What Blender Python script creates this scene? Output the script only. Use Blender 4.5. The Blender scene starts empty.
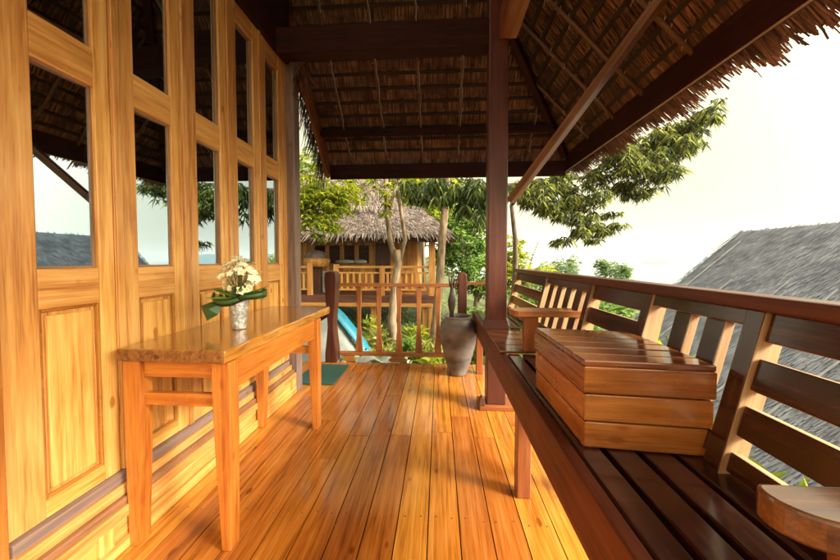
import bpy, math, random
from mathutils import Vector, Matrix
random.seed(7)
R = random.Random(11)
S = bpy.context.scene
COL = S.collection
H = 1.05
# ---------------------------------------------------------------- camera
F = 316.0
yaw = math.atan(19 / F); pit = math.atan(10 / F)
cam_d = bpy.data.cameras.new('camera'); cam = bpy.data.objects.new('camera', cam_d); COL.objects.link(cam)
cam_d.sensor_width = 36; cam_d.lens = 36 * F / 840; cam_d.shift_y = -10 / 840
cam_d.clip_start = 0.02; cam_d.clip_end = 20000
cam.location = (0, 0, H)
cam.rotation_euler = (math.pi / 2 - pit, 0, yaw)
S.camera = cam
fw = Vector((-math.sin(yaw) * math.cos(pit), math.cos(yaw) * math.cos(pit), -math.sin(pit)))
rt = Vector((math.cos(yaw), math.sin(yaw), 0)); upv = rt.cross(fw)
def at(u, v, Y):                       # survey point: photo direction met with the plane y = Y
    d = fw + rt * ((u - 420) / F) - upv * ((v - 270) / F)
    return Vector((0, 0, H)) + d * (Y / d.y)

# ---------------------------------------------------------------- materials
def nm(name):
    m = bpy.data.materials.new(name); m.use_nodes = True
    nt = m.node_tree; return m, nt, nt.nodes, nt.links, nt.nodes['Principled BSDF']
def ramp(nodes, stops):
    r = nodes.new('ShaderNodeValToRGB'); e = r.color_ramp.elements
    e[0].position, e[0].color = stops[0][0], (*stops[0][1], 1)
    e[1].position, e[1].color = stops[-1][0], (*stops[-1][1], 1)
    for p, c in stops[1:-1]:
        k = e.new(p); k.color = (*c, 1)
    return r
def mth(nodes, links, op, a, b=None, c=None):
    n = nodes.new('ShaderNodeMath'); n.operation = op
    for i, x in enumerate((a, b, c)):
        if x is None: continue
        if hasattr(x, 'node'): links.new(x, n.inputs[i])
        else: n.inputs[i].default_value = x
    return n.outputs[0]
def wood(name, dark, mid, light, rough=.35, vary=.35, scale=1.0, bump=.25, knots=0.25, coat=0.0, spec=.5):
    m, nt, N, L, B = nm(name)
    a = N.new('ShaderNodeAttribute'); a.attribute_name = 'grain'
    geo = N.new('ShaderNodeNewGeometry')
    # shift the grain for every board
    off = N.new('ShaderNodeVectorMath'); off.operation = 'MULTIPLY_ADD'
    cmb = N.new('ShaderNodeCombineXYZ')
    for i in range(3): L.new(geo.outputs['Random Per Island'], cmb.inputs[i])
    L.new(cmb.outputs[0], off.inputs[0]); off.inputs[1].default_value = (13.0, 7.0, 5.0); L.new(a.outputs['Vector'], off.inputs[2])
    mp = N.new('ShaderNodeMapping'); mp.inputs['Scale'].default_value = (2.0 * scale, 42 * scale, 42 * scale)
    L.new(off.outputs[0], mp.inputs['Vector'])
    n1 = N.new('ShaderNodeTexNoise'); n1.inputs['Scale'].default_value = 1; n1.inputs['Detail'].default_value = 7; n1.inputs['Roughness'].default_value = .62
    n1.inputs['Distortion'].default_value = .35
    L.new(mp.outputs[0], n1.inputs['Vector'])
    mp2 = N.new('ShaderNodeMapping'); mp2.inputs['Scale'].default_value = (2.2 * scale, 7 * scale, 7 * scale)
    L.new(off.outputs[0], mp2.inputs['Vector'])
    n2 = N.new('ShaderNodeTexNoise'); n2.inputs['Scale'].default_value = 1; n2.inputs['Detail'].default_value = 3; n2.inputs['Distortion'].default_value = 1.2
    L.new(mp2.outputs[0], n2.inputs['Vector'])
    mp3 = N.new('ShaderNodeMapping'); mp3.inputs['Scale'].default_value = (7 * scale, 210 * scale, 210 * scale)
    L.new(off.outputs[0], mp3.inputs['Vector'])
    n3 = N.new('ShaderNodeTexNoise'); n3.inputs['Scale'].default_value = 1; n3.inputs['Detail'].default_value = 2
    L.new(mp3.outputs[0], n3.inputs['Vector'])
    # knots
    mpk = N.new('ShaderNodeMapping'); mpk.inputs['Scale'].default_value = (6.5, 13, 13)
    L.new(off.outputs[0], mpk.inputs['Vector'])
    vk = N.new('ShaderNodeTexVoronoi'); vk.inputs['Scale'].default_value = 1.0
    L.new(mpk.outputs[0], vk.inputs['Vector'])
    kr = N.new('ShaderNodeMapRange'); kr.inputs['From Min'].default_value = .03; kr.inputs['From Max'].default_value = .17
    kr.inputs['To Min'].default_value = knots; kr.inputs['To Max'].default_value = 0
    L.new(vk.outputs['Distance'], kr.inputs['Value'])
    sepk = N.new('ShaderNodeSeparateColor'); L.new(vk.outputs['Color'], sepk.inputs[0])
    kon = mth(N, L, 'GREATER_THAN', sepk.outputs[0], .62); kk = mth(N, L, 'MULTIPLY', kr.outputs[0], kon)
    f = mth(N, L, 'MULTIPLY', n1.outputs['Fac'], .55)
    f = mth(N, L, 'MULTIPLY_ADD', n2.outputs['Fac'], .25, f)
    f = mth(N, L, 'MULTIPLY_ADD', n3.outputs['Fac'], .26, f)
    f = mth(N, L, 'SUBTRACT', f, kk)
    r = ramp(N, [(.40, dark), (.53, mid), (.66, light)])
    L.new(f, r.inputs['Fac'])
    hsv = N.new('ShaderNodeHueSaturation')
    v = mth(N, L, 'MULTIPLY_ADD', geo.outputs['Random Per Island'], vary, 1 - vary / 2)
    L.new(v, hsv.inputs['Value']); L.new(r.outputs[0], hsv.inputs['Color'])
    hv = mth(N, L, 'MULTIPLY_ADD', geo.outputs['Random Per Island'], .016, .492)
    L.new(hv, hsv.inputs['Hue'])
    L.new(hsv.outputs[0], B.inputs['Base Color'])
    ng = N.new('ShaderNodeTexNoise'); ng.inputs['Scale'].default_value = 9; ng.inputs['Detail'].default_value = 4
    L.new(a.outputs['Vector'], ng.inputs['Vector'])
    rr = mth(N, L, 'MULTIPLY_ADD', ng.outputs['Fac'], .22, rough - .11)
    L.new(rr, B.inputs['Roughness'])
    bp = N.new('ShaderNodeBump'); bp.inputs['Strength'].default_value = bump; bp.inputs['Distance'].default_value = .0025
    L.new(f, bp.inputs['Height']); L.new(bp.outputs[0], B.inputs['Normal'])
    B.inputs['Coat Weight'].default_value = coat; B.inputs['Coat Roughness'].default_value = .12
    B.inputs['Specular IOR Level'].default_value = spec
    return m
def simple(name, c1, c2, rough=.7, scale=8, bump=.2, detail=5, stretch=(1, 1, 1), spec=.5, trans=0, island=0, metallic=0):
    m, nt, N, L, B = nm(name)
    tc = N.new('ShaderNodeTexCoord'); mp = N.new('ShaderNodeMapping'); mp.inputs['Scale'].default_value = stretch
    L.new(tc.outputs['Object'], mp.inputs['Vector'])
    n = N.new('ShaderNodeTexNoise'); n.inputs['Scale'].default_value = scale; n.inputs['Detail'].default_value = detail
    L.new(mp.outputs[0], n.inputs['Vector'])
    r = ramp(N, [(.32, c1), (.68, c2)]); L.new(n.outputs['Fac'], r.inputs['Fac'])
    col = r.outputs[0]
    if island:
        geo = N.new('ShaderNodeNewGeometry'); hsv = N.new('ShaderNodeHueSaturation')
        v = mth(N, L, 'MULTIPLY_ADD', geo.outputs['Random Per Island'], island, 1 - island / 2)
        L.new(v, hsv.inputs['Value']); L.new(col, hsv.inputs['Color']); col = hsv.outputs[0]
    L.new(col, B.inputs['Base Color'])
    B.inputs['Roughness'].default_value = rough; B.inputs['Specular IOR Level'].default_value = spec; B.inputs['Metallic'].default_value = metallic
    if bump:
        bp = N.new('ShaderNodeBump'); bp.inputs['Strength'].default_value = bump; bp.inputs['Distance'].default_value = .01
        L.new(n.outputs['Fac'], bp.inputs['Height']); L.new(bp.outputs[0], B.inputs['Normal'])
    return m
def leafmat(name, stops, trans=.45, rough=.4):
    m, nt, N, L, B = nm(name)
    geo = N.new('ShaderNodeNewGeometry'); r = ramp(N, stops)
    L.new(geo.outputs['Random Per Island'], r.inputs['Fac'])
    L.new(r.outputs[0], B.inputs['Base Color']); B.inputs['Roughness'].default_value = rough
    t = N.new('ShaderNodeBsdfTranslucent')
    g = N.new('ShaderNodeHueSaturation'); g.inputs['Value'].default_value = 1.6; g.inputs['Hue'].default_value = .49
    L.new(r.outputs[0], g.inputs['Color']); L.new(g.outputs[0], t.inputs['Color'])
    mx = N.new('ShaderNodeMixShader'); mx.inputs[0].default_value = trans
    L.new(B.outputs[0], mx.inputs[1]); L.new(t.outputs[0], mx.inputs[2])
    L.new(mx.outputs[0], N['Material Output'].inputs['Surface'])
    return m
M = {}
M['pine'] = wood('pale_pine', (.40, .145, .028), (.67, .315, .080), (.80, .45, .15), rough=.33, vary=.36, knots=.32, coat=.15)
M['ledge'] = wood('brown_ledge', (.16, .07, .035), (.30, .14, .06), (.40, .2, .1), rough=.45, vary=.3)
M['sill'] = wood('grey_sill', (.14, .09, .07), (.24, .16, .13), (.33, .23, .18), rough=.55, vary=.2)
M['table'] = wood('orange_table', (.30, .075, .010), (.48, .155, .019), (.60, .23, .038), rough=.24, vary=.2, knots=.12, coat=.3)
M['tabletop'] = wood('tabletop', (.17, .050, .009), (.37, .125, .02), (.48, .20, .04), rough=.13, vary=.2, knots=.1, coat=.8, bump=.08)
M['bark_edge'] = wood('live_edge', (.07, .02, .008), (.20, .07, .02), (.32, .13, .04), rough=.35, vary=.2, scale=2)
M['floor'] = wood('floor_board', (.20, .052, .007), (.45, .145, .018), (.58, .235, .042), rough=.18, vary=.45, knots=.24, coat=.55, bump=.35)
M['red'] = wood('red_brown_post', (.065, .017, .009), (.095, .026, .014), (.14, .042, .023), rough=.38, vary=.15, knots=.08)
M['rail'] = wood('red_brown_rail', (.16, .045, .014), (.27, .085, .026), (.36, .13, .04), rough=.33, vary=.3, knots=.08)
M['bench'] = wood('dark_bench', (.022, .007, .005), (.048, .015, .009), (.09, .033, .02), rough=.19, vary=.3, knots=.06, coat=.45)
M['trim_and_sunlit'] = wood('pale_trim_and_sunlit_edge', (.30, .16, .07), (.46, .29, .14), (.56, .38, .20), rough=.6, vary=.2, knots=.05)  # own colour of the eave trim; sunlight painted on bench back edges
M['apron'] = wood('apron_red', (.06, .014, .006), (.115, .028, .011), (.17, .05, .02), rough=.5, vary=.2, knots=.05, spec=.25)
M['rail2'] = wood('rail_orange', (.18, .055, .014), (.34, .12, .028), (.46, .19, .05), rough=.33, vary=.3, knots=.08)
M['arm'] = wood('arm_wood', (.045, .013, .006), (.095, .028, .010), (.18, .06, .018), rough=.18, vary=.2, knots=.06, coat=.6)
M['box'] = wood('box_side', (.24, .075, .012), (.40, .15, .026), (.50, .21, .045), rough=.27, vary=.3, knots=.15, coat=.2)
M['boxtop'] = wood('box_top', (.10, .028, .010), (.19, .062, .02), (.27, .10, .034), rough=.17, vary=.3, knots=.08, coat=.5)
M['boxside'] = wood('box_upper', (.17, .050, .010), (.31, .11, .022), (.42, .17, .038), rough=.25, vary=.3, knots=.12, coat=.3)
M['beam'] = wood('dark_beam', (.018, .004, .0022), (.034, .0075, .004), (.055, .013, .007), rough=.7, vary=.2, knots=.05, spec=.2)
M['brace'] = wood('ochre_brace', (.09, .034, .010), (.17, .07, .02), (.26, .115, .038), rough=.45, vary=.2, knots=.1)
M['pole'] = wood('rafter_pole', (.06, .022, .010), (.12, .048, .020), (.21, .095, .042), rough=.6, vary=.6)
M['batten'] = wood('split_batten', (.012, .004, .003), (.025, .009, .006), (.04, .016, .010), rough=.8, vary=.5)
M['far_pine'] = wood('far_pine', (.30, .11, .02), (.50, .225, .05), (.60, .31, .09), rough=.5, vary=.45, scale=.5)
M['far_wall'] = wood('far_wall', (.30, .105, .022), (.50, .215, .05), (.62, .33, .10), rough=.55, vary=.7, scale=.5)
M['far_dark'] = wood('far_dark', (.05, .02, .012), (.10, .035, .02), (.16, .055, .03), rough=.5, vary=.3, scale=.5)
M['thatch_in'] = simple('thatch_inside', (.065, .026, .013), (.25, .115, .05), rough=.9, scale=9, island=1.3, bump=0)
M['thatch_back'] = simple('thatch_back', (.04, .017, .009), (.13, .055, .026), rough=.95, scale=30, bump=.5)
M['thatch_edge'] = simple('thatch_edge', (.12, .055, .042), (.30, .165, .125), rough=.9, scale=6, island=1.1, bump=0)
M['thatch_grey'] = simple('thatch_grey', (.185, .20, .275), (.32, .345, .45), rough=.95, scale=5, island=.45, bump=0)  # blue of the open sky is put into the thatch colour
M['thatch_hut'] = simple('thatch_hut', (.08, .058, .052), (.29, .225, .205), rough=.95, scale=5, island=1.0, bump=0)
M['grey_pole'] = simple('grey_pole', (.34, .35, .40), (.5, .51, .56), rough=.9, bump=0)
M['twine'] = simple('twine', (.35, .3, .24), (.6, .55, .45), rough=.9, bump=0)
M['bark'] = simple('bark', (.14, .085, .05), (.38, .27, .18), rough=.9, scale=7, stretch=(3, 3, .7), bump=.7)
M['bark_dark'] = simple('bark_dark', (.10, .07, .05), (.25, .18, .12), rough=.9, scale=9, stretch=(3, 3, .6), bump=.7)
M['pot'] = simple('pot_clay', (.055, .045, .043), (.24, .205, .19), rough=.5, scale=4, stretch=(1, 1, 2.2), bump=.35, detail=8)
M['carving'] = simple('carving', (.02, .012, .01), (.06, .035, .03), rough=.3, scale=20)
M['mat'] = simple('mat_green', (.012, .055, .042), (.03, .10, .075), rough=.95, scale=160, bump=.7)
M['silver'] = simple('vase_silver', (.30, .30, .30), (.72, .71, .70), rough=.3, scale=55, bump=1.0, metallic=.35)
M['petal'] = simple('petal', (.80, .74, .42), (.90, .88, .78), rough=.5, scale=40, bump=0, island=.25)
M['petal2'] = simple('flower_heart', (.75, .55, .08), (.8, .65, .2), rough=.5, scale=40, bump=0)
M['strap'] = simple('green_strap', (.02, .055, .014), (.05, .11, .03), rough=.3, scale=14, stretch=(1, 1, 5), bump=.1)
M['stem'] = simple('stem', (.06, .10, .03), (.16, .2, .07), rough=.5, bump=0)
M['blue'] = simple('blue_cloth', (.005, .15, .24), (.01, .22, .33), rough=.5, scale=12, bump=.3)
M['white'] = simple('white_cloth', (.26, .28, .25), (.45, .46, .42), rough=.7, scale=5, bump=.5)
M['curtain'] = simple('curtain', (.20, .17, .13), (.34, .30, .24), rough=.9, scale=3, bump=0)
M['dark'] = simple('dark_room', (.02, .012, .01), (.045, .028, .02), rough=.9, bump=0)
M['blue_dark'] = simple('blue_fabric', (.03, .05, .08), (.05, .08, .12), rough=.9, bump=0)
M['nail'] = simple('nail_head', (.03, .02, .015), (.06, .04, .03), rough=.6, bump=0)
M['metal'] = simple('steel', (.4, .4, .4), (.6, .6, .6), rough=.3, bump=0, metallic=.9)
M['dry'] = simple('dry_leaf', (.10, .035, .015), (.30, .12, .05), rough=.8, scale=10, island=.8, bump=0)
M['ground'] = simple('soil', (.035, .045, .018), (.10, .11, .04), rough=.95, scale=3, bump=.6, detail=9)
M['leaf_mango'] = leafmat('leaf_mango', [(0, (.03, .04, .022)), (.45, (.085, .105, .045)), (.7, (.22, .26, .06)), (.93, (.38, .42, .08)), (1, (.5, .46, .16))], .42)
M['leaf_yel'] = leafmat('leaf_yellow', [(0, (.09, .15, .015)), (.5, (.24, .31, .03)), (.85, (.42, .43, .035)), (1, (.55, .44, .05))], .4)
M['leaf_green'] = leafmat('leaf_green', [(0, (.04, .10, .025)), (.5, (.13, .24, .045)), (1, (.30, .42, .09))], .45)
M['leaf_dark'] = leafmat('leaf_dark', [(0, (.015, .028, .008)), (.6, (.05, .08, .02)), (.88, (.14, .18, .04)), (1, (.35, .36, .12))], .35)
M['leaf_bush'] = leafmat('leaf_bush', [(0, (.08, .15, .05)), (.6, (.14, .24, .07)), (1, (.28, .36, .12))], .4, .6)
M['leaf_plant'] = leafmat('leaf_plant', [(0, (.08, .10, .02)), (.5, (.24, .26, .05)), (.85, (.42, .38, .09)), (1, (.5, .42, .2))], .4)

def glassmat():
    m, nt, N, L, B = nm('window_glass')
    N.remove(B)
    tr = N.new('ShaderNodeBsdfTransparent'); tr.inputs[0].default_value = (.55, .52, .5, 1)
    gl = N.new('ShaderNodeBsdfGlossy'); gl.inputs['Color'].default_value = (.72, .88, 1, 1); gl.inputs['Roughness'].default_value = .012
    fr = N.new('ShaderNodeFresnel'); fr.inputs['IOR'].default_value = 1.55
    f = mth(N, L, 'MULTIPLY_ADD', fr.outputs[0], .7, .58)
    mx = N.new('ShaderNodeMixShader'); L.new(f, mx.inputs[0]); L.new(tr.outputs[0], mx.inputs[1]); L.new(gl.outputs[0], mx.inputs[2])
    L.new(mx.outputs[0], N['Material Output'].inputs['Surface']); return m
M['glass'] = glassmat()
def seamat():
    m, nt, N, L, B = nm('sea_water')
    B.inputs['Base Color'].default_value = (.10, .17, .19, 1); B.inputs['Roughness'].default_value = .12
    tc = N.new('ShaderNodeTexCoord'); n = N.new('ShaderNodeTexNoise'); n.inputs['Scale'].default_value = .15; n.inputs['Detail'].default_value = 6
    L.new(tc.outputs['Object'], n.inputs['Vector']); bp = N.new('ShaderNodeBump'); bp.inputs['Strength'].default_value = .12; bp.inputs['Distance'].default_value = .2
    L.new(n.outputs['Fac'], bp.inputs['Height']); L.new(bp.outputs[0], B.inputs['Normal']); return m
M['sea'] = seamat()
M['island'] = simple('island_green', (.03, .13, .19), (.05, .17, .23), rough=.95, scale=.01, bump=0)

# ---------------------------------------------------------------- mesh builder
class MB:
    def __init__(s): s.v = []; s.g = []; s.f = []; s.mi = []; s.cur = 0
    def add(s, vs, fs, gs=None):
        b = len(s.v); s.v += [Vector(p) for p in vs]; s.g += [Vector(q) for q in (gs or vs)]
        s.f += [tuple(b + i for i in f) for f in fs]; s.mi += [s.cur] * len(fs)
    def hexa(s, c8, axis=0):
        # c8: 8 corners, bottom 4 ccw then top 4; axis = grain direction 0 (0->1), 1 (0->3), 2 (0->4)
        c = [Vector(p) for p in c8]; e = [c[1] - c[0], c[3] - c[0], c[4] - c[0]]
        l = [x.length for x in e]
        o = R.random() * 9
        base = [(0, 0, 0), (1, 0, 0), (1, 1, 0), (0, 1, 0), (0, 0, 1), (1, 0, 1), (1, 1, 1), (0, 1, 1)]
        idx = [axis] + [i for i in range(3) if i != axis]
        gs = [Vector((q[idx[0]] * l[idx[0]] + o, q[idx[1]] * l[idx[1]] + o * .37, q[idx[2]] * l[idx[2]] + o * .7)) for q in base]
        s.add(c, [(0, 3, 2, 1), (4, 5, 6, 7), (0, 1, 5, 4), (1, 2, 6, 5), (2, 3, 7, 6), (3, 0, 4, 7)], gs)
    def box(s, x0, x1, y0, y1, z0, z1, axis=None):
        d = [x1 - x0, y1 - y0, z1 - z0]
        if axis is None: axis = d.index(max(d))
        s.hexa([(x0, y0, z0), (x1, y0, z0), (x1, y1, z0), (x0, y1, z0), (x0, y0, z1), (x1, y0, z1), (x1, y1, z1), (x0, y1, z1)], axis)
    def beam(s, p0, p1, w, h, up=(0, 0, 1), w1=None, h1=None):
        p0, p1 = Vector(p0), Vector(p1); d = (p1 - p0).normalized(); up = Vector(up)
        sd = d.cross(up).normalized(); u = sd.cross(d).normalized(); w1 = w if w1 is None else w1; h1 = h if h1 is None else h1
        def c(p, a, b, W, Hh): return p + sd * (a * W / 2) + u * (b * Hh / 2)
        # axes: along d, along -sd, along u
        s.hexa([c(p0, 1, -1, w, h), c(p1, 1, -1, w1, h1), c(p1, -1, -1, w1, h1), c(p0, -1, -1, w, h), c(p0, 1, 1, w, h), c(p1, 1, 1, w1, h1), c(p1, -1, 1, w1, h1), c(p0, -1, 1, w, h)], 0)
    def prism(s, pts, a, b, plane='xz', axis='v'):
        # outline pts in plane, extruded from a to b along the third axis; grain runs along 'v' (2nd coord), 'u' or 'w'
        n = len(pts); o = R.random() * 9
        def P(p, t):
            return {'xz': (p[0], t, p[1]), 'yz': (t, p[0], p[1]), 'xy': (p[0], p[1], t)}[plane]
        def G(p, t):
            return {'v': (p[1] + o, p[0] + o * .3, t + o * .7), 'u': (p[0] + o, p[1] + o * .3, t + o * .7), 'w': (t + o, p[0] + o * .3, p[1] + o * .7)}[axis]
        vs = [P(p, a) for p in pts] + [P(p, b) for p in pts]; gs = [G(p, a) for p in pts] + [G(p, b) for p in pts]
        fs = [tuple(range(n))[::-1], tuple(range(n, 2 * n))] + [(i, (i + 1) % n, n + (i + 1) % n, n + i) for i in range(n)]
        s.add(vs, fs, gs)
    def tube(s, pts, rad, n=8, cap=True):
        pts = [Vector(p) for p in pts]; o = R.random() * 9
        if not hasattr(rad, '__len__'): rad = [rad] * len(pts)
        vs = []; gs = []; dist = 0; ref = None
        for i, p in enumerate(pts):
            d = (pts[min(i + 1, len(pts) - 1)] - pts[max(i - 1, 0)]).normalized()
            if ref is None: ref = Vector((1, 0, 0)) if abs(d.x) < .8 else Vector((0, 1, 0))
            a = (ref - d * ref.dot(d)).normalized(); b = d.cross(a); ref = a
            if i: dist += (p - pts[i - 1]).length
            for k in range(n):
                t = 2 * math.pi * k / n
                vs.append(p + (a * math.cos(t) + b * math.sin(t)) * rad[i]); gs.append((dist + o, math.cos(t) * rad[i], math.sin(t) * rad[i]))
        fs = []
        for i in range(len(pts) - 1):
            for k in range(n):
                fs.append((i * n + k, i * n + (k + 1) % n, (i + 1) * n + (k + 1) % n, (i + 1) * n + k))
        if cap: fs += [tuple(range(n))[::-1], tuple(range((len(pts) - 1) * n, len(pts) * n))]
        s.add(vs, fs, gs)
    def lathe(s, prof, cx, cy, n=32, wob=0, sq=(1, 1)):
        vs = []; gs = []
        for (r, z) in prof:
            for k in range(n):
                t = 2 * math.pi * k / n; q = r * (1 + wob * math.sin(3 * t + z * 9))
                vs.append((cx + q * math.cos(t) * sq[0], cy + q * math.sin(t) * sq[1], z)); gs.append((z, q * math.cos(t), q * math.sin(t)))
        fs = []
        for i in range(len(prof) - 1):
            for k in range(n): fs.append((i * n + k, i * n + (k + 1) % n, (i + 1) * n + (k + 1) % n, (i + 1) * n + k))
        fs += [tuple(range(n))[::-1], tuple(range((len(prof) - 1) * n, len(prof) * n))]
        s.add(vs, fs, gs)
    def leaf(s, p, d, nrm, L, W, droop=.25, seg=2):
        # folded pointed blade: base p, direction d
        p, d, nrm = Vector(p), Vector(d).normalized(), Vector(nrm)
        sd = d.cross(nrm)
        if sd.length < 1e-3: sd = d.cross(Vector((1, .3, .1)))
        sd.normalize(); n2 = sd.cross(d)
        m = p + d * L * .45 + Vector((0, 0, -droop * L * .2)); t = p + d * L + Vector((0, 0, -droop * L))
        s.add([p, m + sd * W / 2 + n2 * W * .15, t, m - sd * W / 2 + n2 * W * .15], [(0, 1, 2), (0, 2, 3)])
    def strip(s, p0, p1, w, side, w1=None):
        p0, p1, side = Vector(p0), Vector(p1), Vector(side).normalized(); w1 = w if w1 is None else w1
        s.add([p0 - side * w / 2, p0 + side * w / 2, p1 + side * w1 / 2, p1 - side * w1 / 2], [(0, 1, 2, 3)])
    def build(s, name, mat, parent=None, bevel=0, smooth=False, label=None, mats=None, org=None):
        r = parent
        while r is not None and r.parent is not None: r = r.parent
        o0 = Vector(r.location) if r is not None else (Vector(org) if org is not None else Vector((0, 0, 0)))
        me = bpy.data.meshes.new(name)
        me.from_pydata([p - o0 for p in s.v], [], s.f)
        at_ = me.attributes.new('grain', 'FLOAT_VECTOR', 'POINT')
        flat = [c for q in s.g for c in q]; at_.data.foreach_set('vector', flat)
        for mm in ([mat] + (mats or [])): me.materials.append(mm)
        if mats: me.polygons.foreach_set('material_index', s.mi)
        if smooth: me.polygons.foreach_set('use_smooth', [True] * len(me.polygons))
        me.update()
        o = bpy.data.objects.new(name, me); COL.objects.link(o)
        if parent is not None: o.parent = parent
        else: o.location = o0
        if bevel:
            b = o.modifiers.new('bevel', 'BEVEL'); b.width = bevel; b.segments = 2; b.limit_method = 'ANGLE'; b.angle_limit = math.radians(50)
            b.harden_normals = False
        if label: o['label'] = label
        return o
def thing(name, label, cat, loc=(0, 0, 0), group=None):
    o = bpy.data.objects.new(name, None); COL.objects.link(o); o.location = loc; o.empty_display_size = .1
    o['label'] = label; o['category'] = cat
    if group: o['group'] = group
    return o
def tag(o, label=None, cat=None, group=None, kind=None):
    if label: o['label'] = label
    if cat: o['category'] = cat
    if group: o['group'] = group
    if kind: o['kind'] = kind
    return o
def copy_thing(src, loc, label=None):
    r = src.copy(); COL.objects.link(r); r.location = loc
    if label: r['label'] = label
    def rec(a, b):
        for ch in [o for o in bpy.data.objects if o.parent == a]:
            c = ch.copy(); COL.objects.link(c); c.parent = b; rec(ch, c)
    rec(src, r); return r
def B1(name, mat, parent, *b, bevel=.002, axis=None, label=None):
    m = MB(); m.box(*b, axis=axis); return m.build(name, mat, parent, bevel=bevel, label=label)

# ================================================================= DECK FLOOR
m = MB(); bw = .1235; x = -.535 - 6 * bw; k = 0
while x < 1.05:
    y0 = -1.6; y1 = 3.17
    cuts = sorted({0: [1.60, ], 1: [2.35], 2: [.2, 2.0], 3: [1.62], 4: [2.9, .6]}[(k * 3) % 5] + [y0, y1])
    if x > -.6 and x < .4: cuts = sorted([y0, y1, [1.85, 2.62, 1.9, 2.1, 1.86, 2.75, 1.83, 2.4][k % 8]])
    for a, b in zip(cuts[:-1], cuts[1:]):
        m.box(x + .0022, x + bw - .0022, a + .0015, b - .0015, -.03 + R.uniform(-.0007, .0007), R.uniform(-.0009, .0009), axis=1)
    x += bw; k += 1
# landing left of the wall corner
x = -1.276 - 12 * bw
while x < -1.28:
    m.box(x + .0022, min(x + bw, -1.278) - .0022, 2.55, 3.17, -.03, R.uniform(-.0009, .0009), axis=1); x += bw
m.cur = 1
for jy in (.05, .65, 1.25, 1.85, 2.42, 3.02):
    for q in range(14):
        for e_ in (.028, .095):
            nx_ = -.535 + (q - 6) * bw + e_ + R.uniform(-.004, .004); ny_ = jy + R.uniform(-.012, .012)
            if nx_ < .6: m.lathe([(.0026, .0006), (.0026, .0016), (.0012, .0019)], nx_, ny_, 8)
fl = m.build('deck_floor', M['floor'], None, bevel=0, mats=[M['nail']]); tag(fl, kind='structure')
m = MB()
m.box(-1.25, 1.03, -1.6, 3.07, -.045, -.0335)  # dark sheet added so the board gaps show no light from below
for yy in (-1.2, -.4, .4, 1.2, 2.0, 2.8): m.box(-1.2, 1.0, yy, yy + .08, -.16, -.046)
m.box(-2.7, 1.03, 3.08, 3.155, -.22, -.034)
for xx in (-1.1, .9): m.box(xx - .06, xx + .06, 2.9, 3.02, -1.9, -.165); m.box(xx - .06, xx + .06, 0, .12, -2.6, -.165)
sb = m.build('deck_frame_gap_sheet', M['far_dark'], None); tag(sb, kind='structure')

# ================================================================= DOOR WALL
XW = -1.19
wall = thing('veranda_house', 'house front of tall pale varnished pine folding doors along the left', 'house', (XW, .7, 0))
def door(k):
    y0 = .778 + .3175 * k; y1 = y0 + .3145; a, b = y0 + .09, y0 + .262
    fr = MB(); X0, X1 = XW - .04, XW
    fr.box(X0, X1, y0, a, .262, 2.56); fr.box(X0, X1, b, y1, .262, 2.56)
    for z0, z1 in ((.262, .318), (.90, 1.022), (1.648, 1.775), (2.45, 2.56)): fr.box(X0, X1 - .0015, a, b, z0, z1, axis=1)
    d = fr.build('door', M['pine'], wall, bevel=.003)
    bd = MB()                                    # beads round the openings
    for z0, z1 in ((1.022, 1.648), (1.775, 2.45)):
        bd.box(X0 + .008, X1 - .012, a, a + .008, z0, z1); bd.box(X0 + .008, X1 - .012, b - .008, b, z0, z1)
        bd.box(X0 + .008, X1 - .012, a + .008, b - .008, z0, z0 + .008); bd.box(X0 + .008, X1 - .012, a + .008, b - .008, z1 - .008, z1)
    bd.build('glazing_bead', M['ledge'], d)
    for z0, z1 in ((1.024, 1.646), (1.777, 2.448)):
        q_ = (-.0085 if k < 2 else 0)      # the first two panes sit slightly turned in their rebate
        g = MB(); xa, xb = XW - .024 - q_ * .6, XW - .024 + q_ * .6
        g.hexa([(xb - .002, a + .001, z0), (xb + .002, a + .001, z0), (xa + .002, b - .001, z0), (xa - .002, b - .001, z0), (xb - .002, a + .001, z1), (xb + .002, a + .001, z1), (xa + .002, b - .001, z1), (xa - .002, b - .001, z1)], 2); g.build('window_pane', M['glass'], d)
    p = MB(); p.box(XW - .03, XW - .016, a + .001, b - .001, .319, .899)
    # sloping moulding and raised field
    e = .014; c = .022
    p.prism([(a + c, .318 + c), (b - c, .318 + c), (b - c, .90 - c), (a + c, .90 - c)], XW - .018, XW - .007, 'yz')
    p.build('door_panel', M['pine'], d, bevel=.004)
    mo = MB()
    mo.box(XW - .017, XW - .004, a + .0005, a + .009, .3185, .8995); mo.box(XW - .017, XW - .004, b - .009, b - .0005, .3185, .8995)
    mo.box(XW - .017, XW - .004, a + .009, b - .009, .3185, .327); mo.box(XW - .017, XW - .004, a + .009, b - .009, .891, .8995)
    mo.build('moulding', M['box'], d, bevel=.003)
    return d
for k in range(5): door(k)
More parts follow.
